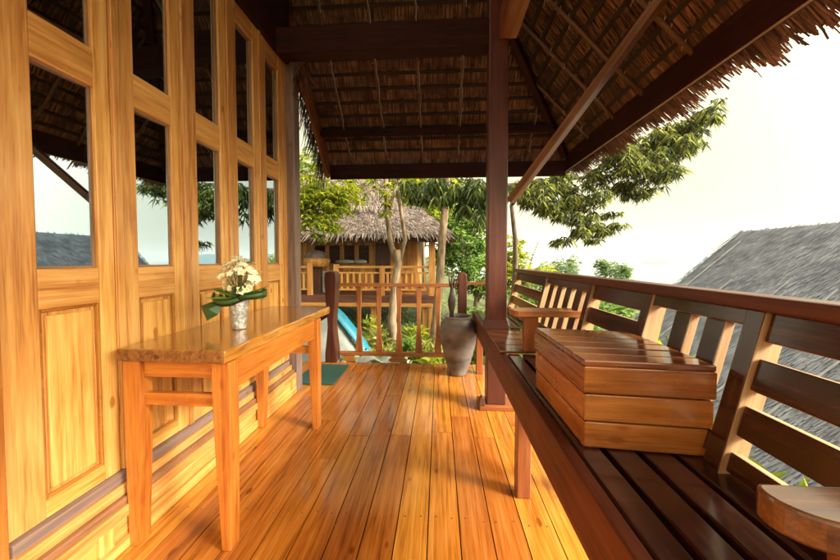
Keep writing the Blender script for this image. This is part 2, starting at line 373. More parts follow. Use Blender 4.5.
# slim cover strip on every seam
for k in range(1, 5):
    yy = .778 + .3175 * k - .0015
    B1('cover_strip', M['pine'], wall, XW + .0003, XW + .0075, yy + .004, yy + .030, .262, 2.56)
B1('jamb', M['box'], wall, XW - .05, XW + .015, .715, .774, .0, 2.56)
B1('wall_board', M['pine'], wall, XW - .05, XW - .005, -1.6, .713, .0, 2.6)
B1('sill', M['sill'], wall, XW - .05, XW + .022, .776, 2.39, .225, .2605)
B1('step_board', M['pine'], wall, XW - .05, XW + .034, .776, 2.40, .186, .2235)
B1('ledge', M['ledge'], wall, XW - .05, XW + .052, .776, 2.41, .160, .1845, bevel=.004)
pl = MB()
pl.box(XW - .05, -1.128, .72, 2.42, .120, .1585); pl.box(XW - .05, -1.128, .72, 2.42, .002, .048)
for ya in (.96, 1.575, 2.345): pl.box(XW - .05, -1.1285, ya, ya + .05, .0485, .1195, axis=2)
pl.box(XW - .05, -1.1285, .72, .76, .0485, .1195, axis=2); pl.box(XW - .05, -1.1285, 2.395, 2.42, .0485, .1195, axis=2)
plo = pl.build('plinth', M['pine'], wall, bevel=.003)
B1('plinth_panel', M['pine'], plo, XW - .05, -1.143, .73, 2.41, .04, .13, bevel=0)
B1('corner_post', M['sill'], wall, XW - .06, -1.125, 2.425, 2.52, .0, 2.75, bevel=.004)
B1('side_board', M['pine'], wall, XW - .05, XW + .003, 2.368, 2.4225, .262, 2.56)
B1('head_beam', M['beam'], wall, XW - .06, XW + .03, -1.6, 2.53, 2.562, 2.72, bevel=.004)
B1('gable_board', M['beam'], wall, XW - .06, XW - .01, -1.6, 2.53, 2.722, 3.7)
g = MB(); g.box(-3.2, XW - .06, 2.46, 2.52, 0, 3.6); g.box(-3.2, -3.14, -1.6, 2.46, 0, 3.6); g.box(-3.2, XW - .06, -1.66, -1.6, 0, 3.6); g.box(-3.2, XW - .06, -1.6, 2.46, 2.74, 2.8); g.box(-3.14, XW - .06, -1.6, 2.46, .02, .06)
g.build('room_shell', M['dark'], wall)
# curtains behind the first pane
def curtain(y0, y1, xx, mat, nm_='curtain'):
    c = MB(); n = 60; vs = []; gs = []
    for i in range(n + 1):
        t = i / n; yy = y0 + (y1 - y0) * t; xo = xx + .014 * math.sin(t * 34) + .006 * math.sin(t * 71 + 1)
        vs += [(xo, yy, .3), (xo, yy, 2.5)]
    c.add(vs, [(2 * i, 2 * i + 2, 2 * i + 3, 2 * i + 1) for i in range(n)])
    tag(c.build(nm_, mat, None, smooth=True, org=(xx, y0, .3)), 'pale fawn curtain hanging in folds behind the nearest tall window', 'curtain')
curtain(.93, 1.24, XW - .10, M['curtain'])

# ================================================================= ROOF
ZE, XE, YE, SL = 2.21, 1.40, 3.62, 1.05
XL = -1.26                                      # left end of the far slope
roof = thing('thatched_roof', 'dark thatched veranda roof overhead with pole rafters and a ragged eave', 'roof', (0, 0, 2.0))
def zr(x): return ZE + SL * (XE - x)
def zf(y): return ZE + SL * (YE - y)
TM = 2.5
# outer slab
m = MB()
h0, h1 = .05, .16
d = .13
a = [(XE + d, -1.7), (XE + d, YE + d), (XL - .1, YE + d)]
def slab(pts, zfun):
    lo = [(x, y, zfun(x, y) + h0) for x, y in pts]; hi = [(x, y, zfun(x, y) + h1) for x, y in pts]; n = len(pts)
    m.add(lo + hi, [tuple(range(n))[::-1], tuple(range(n, 2 * n))] + [(i, (i + 1) % n, n + (i + 1) % n, n + i) for i in range(n)])
slab([(XE + d, -1.7), (XE + d, YE + d), (XE - TM, YE - TM), (XE - TM, -1.7)], lambda x, y: zr(x))
slab([(XE + d, YE + d), (XL - .1, YE + d), (XL - .1, YE - TM), (XE - TM, YE - TM)], lambda x, y: zf(y))
m.build('roof_deck', M['thatch_back'], roof)
# thatch leaves seen from below
m = MB(); dt = .087
def blade_right(y, t, L, w, drop, mb):
    # starts at plan offset t up-slope from the eave and runs down-slope
    c = 1 / math.hypot(1, SL); s_ = SL * c
    x0 = XE - t; p0 = Vector((x0, y, zr(x0) + .045)); sk = R.gauss(0, .09)
    p1 = p0 + Vector((c, sk, -s_)) * L + Vector((0, 0, drop))
    mb.strip(p0, p1, w, (0, 1, 0), w * .6)
def blade_far(x, t, L, w, drop, mb):
    c = 1 / math.hypot(1, SL); s_ = SL * c
    y0 = YE - t; p0 = Vector((x, y0, zf(y0) + .045)); sk = R.gauss(0, .09)
    p1 = p0 + Vector((sk, c, -s_)) * L + Vector((0, 0, drop))
    mb.strip(p0, p1, w, (1, 0, 0), w * .6)
t = .06; row = 0
while t < 2.35:
    y = -.6
    while y < YE - t + .03:
        y += R.uniform(.006, .013); blade_right(y, t + R.uniform(-.01, .01), R.uniform(.105, .15), R.uniform(.008, .016), R.uniform(-.034, -.012), m)
    x = XL - .05
    while x < XE - t + .03:
        x += R.uniform(.006, .012); blade_far(x, t + R.uniform(-.01, .01), R.uniform(.105, .15), R.uniform(.008, .016), R.uniform(-.034, -.012), m)
    t += dt
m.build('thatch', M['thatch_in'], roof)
m = MB()
for lay in range(7):
    y = -1.0
    while y < YE + .22:
        y += R.uniform(.004, .010); Ln = R.uniform(.25, .35) * (1.14 if R.random() < .08 else 1) + .025 * math.sin(y * 9) + .015 * math.sin(y * 23)
        blade_right(y, .05 - lay * .012, Ln, R.uniform(.006, .018), R.uniform(-.03, .03) + lay * .011, m)
    x = XL - .12
    while x < XE + .2:
        x += R.uniform(.006, .016); Ln = R.uniform(.22, .31)
        blade_far(x, .05 - lay * .012, Ln, R.uniform(.010, .022), R.uniform(-.03, .03) + lay * .011, m)
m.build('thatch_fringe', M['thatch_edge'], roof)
m = MB()                                        # hanging ends at the left verge
for i in range(420):
    yy = R.uniform(2.55, 3.75); z0 = zf(yy) + R.uniform(0, .1)
    m.strip((XL - .1 + R.uniform(-.06, .03), yy, z0), (XL - .13 + R.uniform(-.08, .05), yy + R.uniform(-.03, .03), z0 - R.uniform(.12, .34)), .014, (R.uniform(-1, 1), 1, 0), .004)
m.build('verge_fringe', M['thatch_hut'], roof)
# battens
t = .05
while t < 2.35:
    x0 = XE - t; y0 = YE - t
    b = MB(); b.beam((x0, -1.0, zr(x0) + .022), (x0, y0, zr(x0) + .018), .026, .018, up=(SL, 0, 1)); b.build('batten', M['batten'], roof)
    b = MB(); b.beam((XL, y0, zf(y0) + .022), (x0, y0, zf(y0) + .018), .026, .018, up=(0, SL, 1)); b.build('batten', M['batten'], roof)
    t += dt
# rafters: split poles with twine lashings
def lash(mb, p, dv, sd, r):
    for k in range(2):
        q = Vector(p) + Vector(dv) * R.uniform(-.02, .02)
        mb.tube([q + sd * r * 1.1 + Vector((0, 0, .02)), q + Vector((0, 0, -r * 1.25)), q - sd * r * 1.1 + Vector((0, 0, .02))], .0024, 4, False)
    q = Vector(p); mb.tube([q + Vector((0, 0, -r)), q + sd * R.uniform(-.04, .04) + Vector((0, 0, -r - R.uniform(.01, .03)))], .0014, 4, False)
tw = MB()
for yy in (-.32, .12, .56, 1.0, 1.44, 1.89, 2.32, 2.68, 3.1):
    tm = min(YE - yy - .03, 2.4); j = R.uniform(-.01, .01); pts = []
    for i in range(7):
        t = -.02 + (tm + .02) * i / 6; pts.append((XE - t, yy + j + R.uniform(-.006, .006), zr(XE - t) - .002))
    b = MB(); b.tube(pts, [.015] * 7, 8); b.build('rafter', M['pole'], roof, smooth=True)
    t = .05
    while t < tm:
        if R.random() < .75: lash(tw, (XE - t, yy + j, zr(XE - t)), (1, 0, -SL), Vector((0, 1, 0)), .018)
        t += dt
for xx in (-1.02, -.60, -.20, .21, .61, .98):
    tm = min(XE - xx - .03, 2.4); pts = []
    for i in range(7):
        t = .03 + (tm - .03) * i / 6; pts.append((xx + R.uniform(-.006, .006), YE - t, zf(YE - t) - .002))
    b = MB(); b.tube(pts, [.013] * 7, 8); b.build('rafter', M['pole'], roof, smooth=True)
    t = .05
    while t < tm:
        if R.random() < .85: lash(tw, (xx, YE - t, zf(YE - t)), (0, 1, -SL), Vector((1, 0, 0)), .016)
        if R.random() < .9:
            tw.tube([(xx + .012, YE - t, zf(YE - t) - .02), (xx + R.uniform(0, .02), YE - t - dt / 2, zf(YE - t - dt / 2) - .024), (xx + .012, YE - t - dt, zf(YE - t - dt) - .02)], .0024, 4, False)
        t += dt
tw.build('twine_lashing', M['twine'], roof)
b = MB(); b.beam((XE - .02, YE - .02, ZE - .015), (XE - 2.3, YE - 2.3, ZE + 2.3 * SL - .0), .06, .09); b.build('hip_rafter', M['beam'], roof, bevel=.004)
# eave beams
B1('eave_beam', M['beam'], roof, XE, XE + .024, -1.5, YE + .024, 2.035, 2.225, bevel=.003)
B1('eave_trim', M['trim_and_sunlit'], roof, XE - .006, XE + .003, -1.5, YE - .003, 2.026, 2.0345, bevel=.002)
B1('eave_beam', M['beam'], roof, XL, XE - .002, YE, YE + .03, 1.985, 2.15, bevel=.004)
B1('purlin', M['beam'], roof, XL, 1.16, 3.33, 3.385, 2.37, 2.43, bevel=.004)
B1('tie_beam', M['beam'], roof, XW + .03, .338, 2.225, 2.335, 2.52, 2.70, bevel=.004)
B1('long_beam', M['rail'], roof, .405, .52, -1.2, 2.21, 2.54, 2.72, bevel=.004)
b = MB(); b.beam((XL - .03, YE + .06, 2.05), (XL - .03, YE - 1.2, 2.05 + 1.2 * SL), .035, .15); b.build('barge_board', M['rail'], roof, bevel=.003)
# veranda post with brace
post = thing('veranda_post', 'square red brown timber post rising through the bench to the roof', 'post', (.41, 2.28, 0))
B1('shaft', M['red'], post, .338, .472, 2.22, 2.335, .03, 3.3, bevel=.008)
B1('base_plate', M['rail'], post, .285, .55, 2.19, 2.36, .001, .03, bevel=.003)
fl_ = MB(); c8 = []
for z_, e_ in ((.575, .012), (.63, .0035)): c8 += [(.338 - e_, 2.22 - e_, z_), (.472 + e_, 2.22 - e_, z_), (.472 + e_, 2.335 + e_, z_), (.338 - e_, 2.335 + e_, z_)]
fl_.hexa(c8); fl_.box(.327, .485, 2.208, 2.347, .552, .5745); fl_.build('flared_collar', M['red'], post, bevel=.003)
b = MB(); b.beam((.50, 2.26, 1.46), (1.19, 1.69, 2.47), .046, .078, up=(.5, .8, 0)); b.build('brace', M['brace'], post, bevel=.004)
o = MB(); o.prism([(.283, .031), (.325, .031), (.320, .085), (.300, .10), (.286, .08)], 2.195, 2.235, 'xz'); o.build('wedge_block', M['far_dark'], post, bevel=.005)
# dried leaf bundle
dm = MB()
for i in range(60):
    p = Vector((-1.075 + R.gauss(0, .02), 2.42 + R.gauss(0, .02), 2.545 - R.uniform(0, .10)))
    dm.leaf(p, (R.gauss(0, .35), R.gauss(0, .35), -1), (1, R.random(), 0), R.uniform(.10, .19), .03, .1)
tag(dm.build('dried_leaf_bundle', M['dry'], None, org=(-1.08, 2.42, 2.55)), 'bundle of dried brown leaves hanging high at the wall corner', 'ornament')

# ================================================================= TABLE
tb = thing('side_table', 'long narrow orange wooden table standing against the pine doors', 'table', (-.93, 1.5, 0))
TX0, TX1, TY0, TY1, TT = -1.148, -.738, 1.035, 2.10, .735
m = MB(); n = 26; out = []
for i in range(n + 1): out.append((TX1 + .004 * math.sin(i * 1.1) + R.uniform(-.0012, .0012), TY0 + (TY1 - TY0) * i / n))
for i in range(9, -1, -1): out.append((TX0 + (TX1 - TX0) * i / 10 + .0, TY1 + R.uniform(-.002, .003)))
out.append((TX0, TY0 + .012))
for i in range(1, 10): out.append((TX0 + (TX1 - TX0) * i / 10, TY0 + .010 * (1 - i / 10) + .003 * math.sin(i * 1.7)))
m.prism(out, TT - .046, TT, 'xy', 'v'); nn_ = len(out)
for i in range(nn_):
    e_ = Vector(out[(i + 1) % nn_]) - Vector(out[i])
    if abs(e_.x) > abs(e_.y) * 1.2: m.mi[2 + i] = 1
m.build('tabletop', M['tabletop'], tb, bevel=.007, mats=[M['bark_edge']])
def tleg(cx, cy, sx):
    b = MB(); w0, w1 = .052, .036; o = []
    for z, wx, ox in ((0.0, .036, .010 * sx), (.35, .058, .004 * sx), (.58, .068, 0), (.6865, .066, 0)):
        o.append((z, wx, ox))
    for (z0, a0, o0), (z1, a1, o1) in zip(o[:-1], o[1:]): pass
    pr = [(cx - a / 2 + ox * 1, z) for z, a, ox in o] + [(cx + a / 2 + ox, z) for z, a, ox in reversed(o)]
    b.prism(pr, cy - .027, cy + .027, 'xz'); b.build('leg', M['table'], tb, bevel=.005)
for cx, sx in ((-.772, 1), (-1.105, -1)):
    for cy in (1.087, 1.905): tleg(cx, cy, sx)
B1('apron', M['table'], tb, -.790, -.760, 1.1145, 1.877, .572, .688, bevel=.003)
B1('apron', M['table'], tb, -1.125, -1.10, 1.1145, 1.877, .60, .688, bevel=.003)
B1('apron', M['table'], tb, -1.071, -.806, 1.075, 1.10, .625, .688, bevel=.003)
B1('apron', M['table'], tb, -1.071, -.806, 1.892, 1.917, .61, .688, bevel=.003)
B1('stretcher', M['table'], tb, -1.073, -.802, 1.076, 1.100, .520, .566, bevel=.003)
B1('stretcher', M['table'], tb, -1.073, -.802, 1.892, 1.917, .47, .515, bevel=.003)
# ---- flower vase
vx, vy, vz = -.912, 1.385, TT
vs_ = thing('flower_vase', 'small silver vase of cream orchids wrapped in folded green leaves on the table', 'vase', (vx, vy, vz))
m = MB(); m.lathe([(.026, vz + .001), (.029, vz + .004), (.031, vz + .03), (.036, vz + .08), (.043, vz + .128), (.045, vz + .135), (.041, vz + .135), (.038, vz + .11)], vx, vy, 40); m.build('pot', M['silver'], vs_, smooth=True)
def band(mb, path, w, thick=.006):
    path = [Vector(p) for p in path]; n = len(path); vs = []
    for i, p in enumerate(path):
        wi = w * (.55 + .45 * math.sin(math.pi * min(max(i / (n - 1), .12), .88)))
        vs += [p + Vector((0, 0, wi / 2)), p + Vector((0, -.008, 0)), p - Vector((0, 0, wi / 2)), p + Vector((0, thick, 0))]
    fs = []
    for i in range(n - 1):
        for k in range(4): fs.append((4 * i + k, 4 * i + (k + 1) % 4, 4 * i + 4 + (k + 1) % 4, 4 * i + 4 + k))
    fs += [(0, 3, 2, 1), tuple(4 * (n - 1) + k for k in range(4))]
    mb.add(vs, fs)
m = MB(); pth = []
for i in range(15):
    t = math.pi * (1.0 + i / 14 * .98); pth.append((vx - .028 + .085 * math.cos(t) * 1.0, vy + .062 * math.sin(t), vz + .142 + .014 * math.cos(t * 2)))
band(m, pth, .036); m.build('folded_leaf', M['strap'], vs_, smooth=True)
m = MB(); pth = []
for i in range(15):
    t = -math.pi * .62 + i / 14 * math.pi * .98; pth.append((vx + .055 + .072 * math.cos(t), vy + .05 * math.sin(t), vz + .15 + .022 * i / 14))
band(m, pth, .036); m.build('folded_leaf', M['strap'], vs_, smooth=True)
m = MB(); L0 = Vector((vx - .045, vy - .03, vz + .125))
m.add([L0, L0 + Vector((-.055, -.01, .004)), L0 + Vector((-.098, -.02, -.015)), L0 + Vector((-.062, -.03, -.078)), L0 + Vector((-.018, -.02, -.052)), L0 + Vector((-.05, -.035, -.025))], [(0, 1, 5), (1, 2, 5), (2, 3, 5), (3, 4, 5), (4, 0, 5)])
m.build('hanging_leaf', M['strap'], vs_)
st = MB()
for i in range(86):
    u = R.uniform(-1, 1); a = R.uniform(0, 2 * math.pi); rr_ = R.uniform(.4, 1) ** .6
    c = Vector((vx + .005 + .092 * rr_ * math.sqrt(1 - u * u) * math.cos(a), vy + .075 * rr_ * math.sqrt(1 - u * u) * math.sin(a), vz + .235 + .105 * u * rr_ + R.gauss(0, .006)))
    nrm = (c - Vector((vx, vy, vz + .19))).normalized() + Vector((0, -.45, .15)) + Vector((R.gauss(0, .25), R.gauss(0, .25), R.gauss(0, .25))); nrm.normalize()
    e1 = nrm.cross(Vector((.1, .2, 1))).normalized(); e2 = nrm.cross(e1); ph = R.random() * 6; s_ = R.uniform(.012, .024)
    bl = MB()
    for q in range(5):
        t = ph + q * 2 * math.pi / 5; dv = e1 * math.cos(t) + e2 * math.sin(t); sdv = nrm.cross(dv)
        bl.add([c, c + dv * s_ * .55 + sdv * s_ * .42 + nrm * s_ * .25, c + dv * s_ + nrm * s_ * .12, c + dv * s_ * .55 - sdv * s_ * .42 + nrm * s_ * .25], [(0, 1, 2, 3)])
    bl.cur = 1; bl.lathe([(.0012, c.z - .002), (.0035, c.z), (.0012, c.z + .003)], c.x + nrm.x * .004, c.y + nrm.y * .004, 6)
    bl.build('blossom', M['petal'], vs_, mats=[M['petal2']])
    st.tube([(vx + R.uniform(-.02, .02), vy + R.uniform(-.02, .02), vz + .12), (c + Vector((vx, vy, vz + .16))) / 2, c - nrm * .003], .0009, 5, False)
st.build('flower_stems', M['stem'], vs_)
m = MB()
for i in range(34):
    a = R.uniform(0, 6.28); m.leaf((vx + .02 * math.cos(a), vy + .02 * math.sin(a), vz + .14), (math.cos(a), math.sin(a), R.uniform(.2, 1)), (0, 0, 1), R.uniform(.07, .15), .02, .2)
m.build('small_leaves', M['leaf_green'], vs_)

# ================================================================= END RAILING
er = thing('end_railing', 'low red brown railing with waisted balusters across the far deck end', 'railing', (-.43, 3.2, 0))
YR = 3.205
def rpost(cx, top, wv, d=.09):
    L_ = []; zs = [.0, .10, .22, .36, .50, .62, .74, .84, top - .03, top - .008]
    hw = [.062, .060, .046, .032, .040, .050, .057, .063, .060, .048]
    if not wv: hw = [.044] * 8 + [.044, .034]
    pr = [(cx - h, z) for z, h in zip(zs, hw)] + [(cx - .012, top), (cx + .012, top)] + [(cx + h, z) for z, h in reversed(list(zip(zs, hw)))]
    b = MB(); b.prism(pr, YR - d / 2, YR + d / 2, 'xz'); return b.build('post', M['red'], er, bevel=.009)
rpost(-1.103, .935, True, .13); rpost(.235, .925, False)
B1('top_rail', M['rail2'], er, -1.026, .190, YR - .02, YR + .02, .776, .812, bevel=.003)
B1('bottom_rail', M['rail2'], er, -1.028, .190, YR - .02, YR + .02, .062, .103, bevel=.003)
for bx in (-.823, -.615, -.408, -.205, -.009):
    zs = [.104, .16, .26, .40, .52, .62, .70, .775]; hw = [.036, .034, .026, .017, .019, .024, .026, .024]
    pr = [(bx - h, z) for z, h in zip(zs, hw)] + [(bx + h, z) for z, h in reversed(list(zip(zs, hw)))]
    b = MB(); b.prism(pr, YR - .012, YR + .012, 'xz'); b.build('baluster', M['rail2'], er, bevel=.003)
for bx, w in ((-.42, .10), (-.93, .075)):
    b = MB(); b.prism([(bx - w * .7, .001), (bx + w * .7, .001), (bx + w, .02), (bx + w * .6, .045), (bx + w * .85, .061), (bx - w * .85, .061), (bx - w * .6, .045), (bx - w, .02)], YR - .018, YR + .018, 'xz', 'u'); b.build('foot_block', M['rail2'], er, bevel=.003)
B1('corner_rail', M['rail'], er, .282, .62, YR - .015, YR + .015, .80, .83, bevel=.003)
b = MB(); b.beam((-1.13, YR, .50), (-2.0, YR, -.02), .04, .05); b.build('stair_rail', M['red'], er, bevel=.003)
b = MB(); b.box(-1.62, -1.55, YR - .035, YR + .035, -.3, .5); b.build('stair_post', M['red'], er, bevel=.003)
# mat, pot, carving
m = MB(); m.box(-1.235, -.882, 2.565, 3.055, .002, .014); tag(m.build('door_mat', M['mat'], None, bevel=.004, org=(-1.06, 2.8, 0)), 'dark green door mat lying on the deck by the far corner', 'mat')
px_, py_ = .176, 2.90
m = MB(); m.lathe([(.072, .001), (.082, .01), (.088, .04), (.108, .10), (.132, .18), (.155, .28), (.167, .36), (.168, .41), (.158, .46), (.138, .495), (.124, .512), (.122, .522), (.130, .535), (.127, .541), (.114, .536), (.108, .515), (.12, .47)], px_, py_, 48, wob=.012)
tag(m.build('clay_urn', M['pot'], None, smooth=True, org=(px_, py_, 0)), 'tall mottled grey clay urn standing at the far deck corner', 'urn')
cv = thing('carved_figure', 'slender dark carved figure with two prongs standing up from the grey urn', 'ornament', (.11, 2.92, .5))
m = MB(); m.lathe([(.02, .44), (.026, .50), (.020, .56), (.034, .63), (.036, .68), (.022, .74), (.013, .78), (.016, .80), (.012, .83)], .118, 2.92, 16, sq=(1, .7)); m.build('body', M['carving'], cv, smooth=True)
for sx in (-1, 1):
    b = MB(); b.tube([(.118 + sx * .008, 2.92, .80), (.118 + sx * .022, 2.92, .86), (.118 + sx * .018, 2.92, .935)], [.010, .008, .004], 8); b.build('prong', M['carving'], cv, smooth=True)

# ================================================================= BENCH
ST = .548
bn = thing('slatted_bench', 'long dark varnished slatted bench with high backrest along the open right side', 'bench', (.5, 1.2, 0))
BY0, BY1 = -.7, 3.14
B1('apron', M['apron'], bn, .328, .3615, BY0, BY1, .392, ST - .001, bevel=.004)
sl = [(.3665, .428), (.445, .513), (.531, .600), (.618, .688)]
for a_, b_ in sl:
    B1('seat_slat', M['bench'], bn, a_, b_, BY0, 1.70, ST - .024, ST + R.uniform(-.001, .001), bevel=.004)
    B1('seat_slat', M['bench'], bn, a_, b_, 2.352, BY1, ST - .024, ST + R.uniform(-.001, .001), bevel=.004)
for a_, b_ in ((.40, .47), (.49, .56), (.575, .645), (.664, .694)): B1('gap_dark_strip', M['beam'], bn, a_, b_, BY0, 1.69, ST - .05, ST - .0255, bevel=0)  # dark strips added below the gaps to hide the sunlit floor
# cross boards between the two seats
for i, yy in enumerate((1.703, 1.835, 1.967, 2.099)):
    B1('cross_board', M['boxtop'], bn, .3285 if yy < 2 else .328, .69, yy, yy + (.129 if i < 3 else .105), ST + .0005, ST + .014, bevel=.003)
for yy in (1.38, 2.9): B1('leg', M['rail'], bn, .345, .405, yy, yy + .06, .001, .391, bevel=.004)
B1('leg', M['rail'], bn, .345, .405, .02, .08, .001, .391, bevel=.004)
for yy in (.02, 1.38, 2.9):
    B1('leg', M['rail'], bn, .655, .715, yy, yy + .06, .001, .522, bevel=.004)
    B1('cross_rail', M['bench'], bn, .406, .654, yy + .01, yy + .045, .44, .52, bevel=.003)
# leaning back: point on the front face at height z
def bx(z): return .655 + (z - ST) * (.095 / .382)
LV = Vector((.095, 0, .382)).normalized()        # up the back
LN = Vector((LV.z, 0, -LV.x))                     # outward (away from the sitter)
def bk(name, y0, y1, z0, z1, off, th, mat, axis=None, bevel=.003):
    trim_and_sunlit = mat is M['bench'] or name == 'back_slat'
    a0, a1 = Vector((bx(z0), 0, z0)), Vector((bx(z1), 0, z1)); c = []
    for y, in ((y0,), (y1,)): pass
    o0, o1 = LN * off, LN * (off + th)
    def P(base, y, o): q = base + o; return (q.x, y, q.z)
    c8 = [P(a0, y0, o0), P(a0, y0, o1), P(a0, y1, o1), P(a0, y1, o0), P(a1, y0, o0), P(a1, y0, o1), P(a1, y1, o1), P(a1, y1, o0)]
    if axis is None: axis = 2 if (z1 - z0) > (y1 - y0) else 1
    b = MB(); b.hexa(c8, axis); b.mi = [0 if i == 5 else 1 for i in range(6)]  # every face but the front is paler: sunlight put into the colour
    return b.build(name, mat, bn, bevel=bevel, mats=[M['trim_and_sunlit']])
# top rail all along
m = MB(); m.box(bx(.93) - .010, bx(.93) + .062, BY0, BY1 + .02, .930, .966); m.build('top_rail', M['red'], bn, bevel=.006)
stiles = [.768, 1.150, 1.585, 2.24, 3.08, -.0, -.65]
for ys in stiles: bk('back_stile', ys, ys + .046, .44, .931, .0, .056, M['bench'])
def hsec(y0, y1):
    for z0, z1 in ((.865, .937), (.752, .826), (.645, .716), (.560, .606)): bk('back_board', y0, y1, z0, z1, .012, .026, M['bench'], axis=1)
def vsec(y0, y1, n):
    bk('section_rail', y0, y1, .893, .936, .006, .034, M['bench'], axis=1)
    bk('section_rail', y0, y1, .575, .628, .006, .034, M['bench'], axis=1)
    if n == 2: ps = [(.870, .930), (.982, 1.044)]
    else:
        w = (y1 - y0) / (2 * n + 1); ps = [(y0 + w * (2 * i + 1) - .004, y0 + w * (2 * i + 2) + .004) for i in range(n)]
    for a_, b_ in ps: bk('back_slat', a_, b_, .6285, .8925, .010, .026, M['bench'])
hsec(.048, .767); hsec(-.603, -.001)
vsec(.815, 1.149, 2)
hsec(1.197, 1.584)
vsec(1.632, 2.239, 4)
hsec(2.287, 3.079)
# armrests
def arm(y0, y1, z0, z1, x0, x1, nose):
    b = MB()
    if nose:
        pr = [(x1, y0), (x1, y1)]; W_ = y1 - y0
        for q in range(15):
            t = math.pi / 2 * q / 14; pr.append((x0 + .05 - .05 * math.sin(t) if 0 else x0 + .012 * (1 - math.sin(t)), y1 - .018 * (1 - math.cos(t))))
        for q in range(1, 17):
            t = math.pi / 2 * q / 16; pr.append((x0 + .055 * (1 - math.cos(t)), y1 - .018 - (W_ - .018) * math.sin(t)))
    else:
        pr = [(x1, y0), (x1, y1), (x0 + .03, y1), (x0, y1 - .03), (x0 + .012, y0 + .01), (x0 + .03, y0)]
    b.prism(pr[::-1], z0, z1, 'xy', 'u'); return b.build('armrest', M['arm'] if nose else M['rail'], bn, bevel=.004)
arm(.338, .402, .742, .778, .380, .715, True)
B1('armrest_post', M['rail'], bn, .455, .50, .35, .39, ST + .001, .741, bevel=.003)
arm(1.675, 1.80, .750, .783, .385, .742, False)
B1('armrest_post', M['rail'], bn, .452, .525, 1.69, 1.735, ST + .016, .749, bevel=.003)

# ================================================================= WOODEN BOX
bxo = thing('slatted_box', 'stout wooden box of stacked boards with a slatted top sitting on the bench', 'box', (.54, 1.03, ST))
PB = [(.382, .848), (.692, .822), (.700, 1.205), (.378, 1.262)]          # plan of the body
def ring(z0, z1, ins, mat, nme):
    cx = sum(p[0] for p in PB) / 4; cy = sum(p[1] for p in PB) / 4
    def sc(p, d):
        v = Vector((p[0] - cx, p[1] - cy)); s_ = 1 - d / v.length; return (cx + v.x * s_, cy + v.y * s_)
    outp = [sc(p, ins) for p in PB]; inp = [sc(p, ins + .032) for p in PB]
    for i in range(4):
        j = (i + 1) % 4; b = MB()
        c = [outp[i], outp[j], inp[j], inp[i]]
        b.hexa([(q[0], q[1], z0) for q in c] + [(q[0], q[1], z1) for q in c], 0); b.build(nme, mat, bxo, bevel=.0035)
ring(ST + .003, ST + .072, .006, M['box'], 'side_board')
ring(ST + .076, ST + .147, .003, M['box'], 'side_board')
ring(ST + .151, ST + .222, -.002, M['boxside'], 'top_frame')
for i in range(6):
    t0, t1 = i / 6, (i + 1) / 6 - .012
    def lp(a, b, t): return (a[0] + (b[0] - a[0]) * t, a[1] + (b[1] - a[1]) * t)
    l0, l1, r0, r1 = lp(PB[0], PB[3], .0 + t0), lp(PB[0], PB[3], t1), lp(PB[1], PB[2], t0), lp(PB[1], PB[2], t1)
    b = MB(); c = [l0, r0, r1, l1]; zz = R.uniform(-.0008, .0008)
    b.hexa([(q[0], q[1], ST + .2225) for q in c] + [(q[0], q[1], ST + .238 + zz) for q in c], 0); b.build('top_slat', M['boxtop'], bxo, bevel=.003)

# ================================================================= GROUND / SEA
def gz(x, y):
    z = -1.35 - .10 * max(0, x - 1) - .010 * max(0, x - 4) ** 1.3 + .035 * max(0, y - 4) * (1 if x < 0 else max(0, 1 - x / 6)) 
    z += -.05 * max(0, y - 12) * (1 if x > 2 else .3)
    z += .10 * math.sin(x * 1.3 + y * .7) + .07 * math.sin(x * .4 - y * 1.9)
    if y > 3.6 and x < 0.3: z += .35 * min(1, (y - 3.6) / 1.5)
    return max(z, -26)
m = MB(); xs = [-90, -60, -40, -25, -15] + [-10 + i * .5 for i in range(45)] + [14, 17, 21, 26, 33, 42, 60, 90, 130, 200]
ys = [-60, -30, -15, -8] + [-4 + i * .5 for i in range(45)] + [20, 24, 28, 34, 42, 55, 75, 100, 140, 200]
vs = [(x, y, gz(x, y)) for y in ys for x in xs]; nx = len(xs)
m.add(vs, [(j * nx + i, j * nx + i + 1, (j + 1) * nx + i + 1, (j + 1) * nx + i) for j in range(len(ys) - 1) for i in range(nx - 1)])
tag(m.build('ground', M['ground'], None, smooth=True), kind='structure')
m = MB(); s_ = 9000; m.add([(-s_, -s_, -25), (s_, -s_, -25), (s_, s_, -25), (-s_, s_, -25)], [(0, 1, 2, 3)]); tag(m.build('sea', M['sea'], None), kind='structure')
# distant island
m = MB(); n = 40; D = 2000; vs = []
for j in range(9):
    for i in range(n + 1):
        t = i / n; x = 1420 + 900 * t; prof = math.sin(math.pi * t) ** .7 * (62 + 14 * math.sin(t * 9) + 9 * math.sin(t * 23 + 1))
        q = math.sin(math.pi * j / 8); vs.append((x, D + 60 * j, -26 + prof * q * 1.1))
m.add(vs, [(j * (n + 1) + i, j * (n + 1) + i + 1, (j + 1) * (n + 1) + i + 1, (j + 1) * (n + 1) + i) for j in range(8) for i in range(n)])
tag(m.build('hills', M['island'], None, smooth=True), kind='structure')

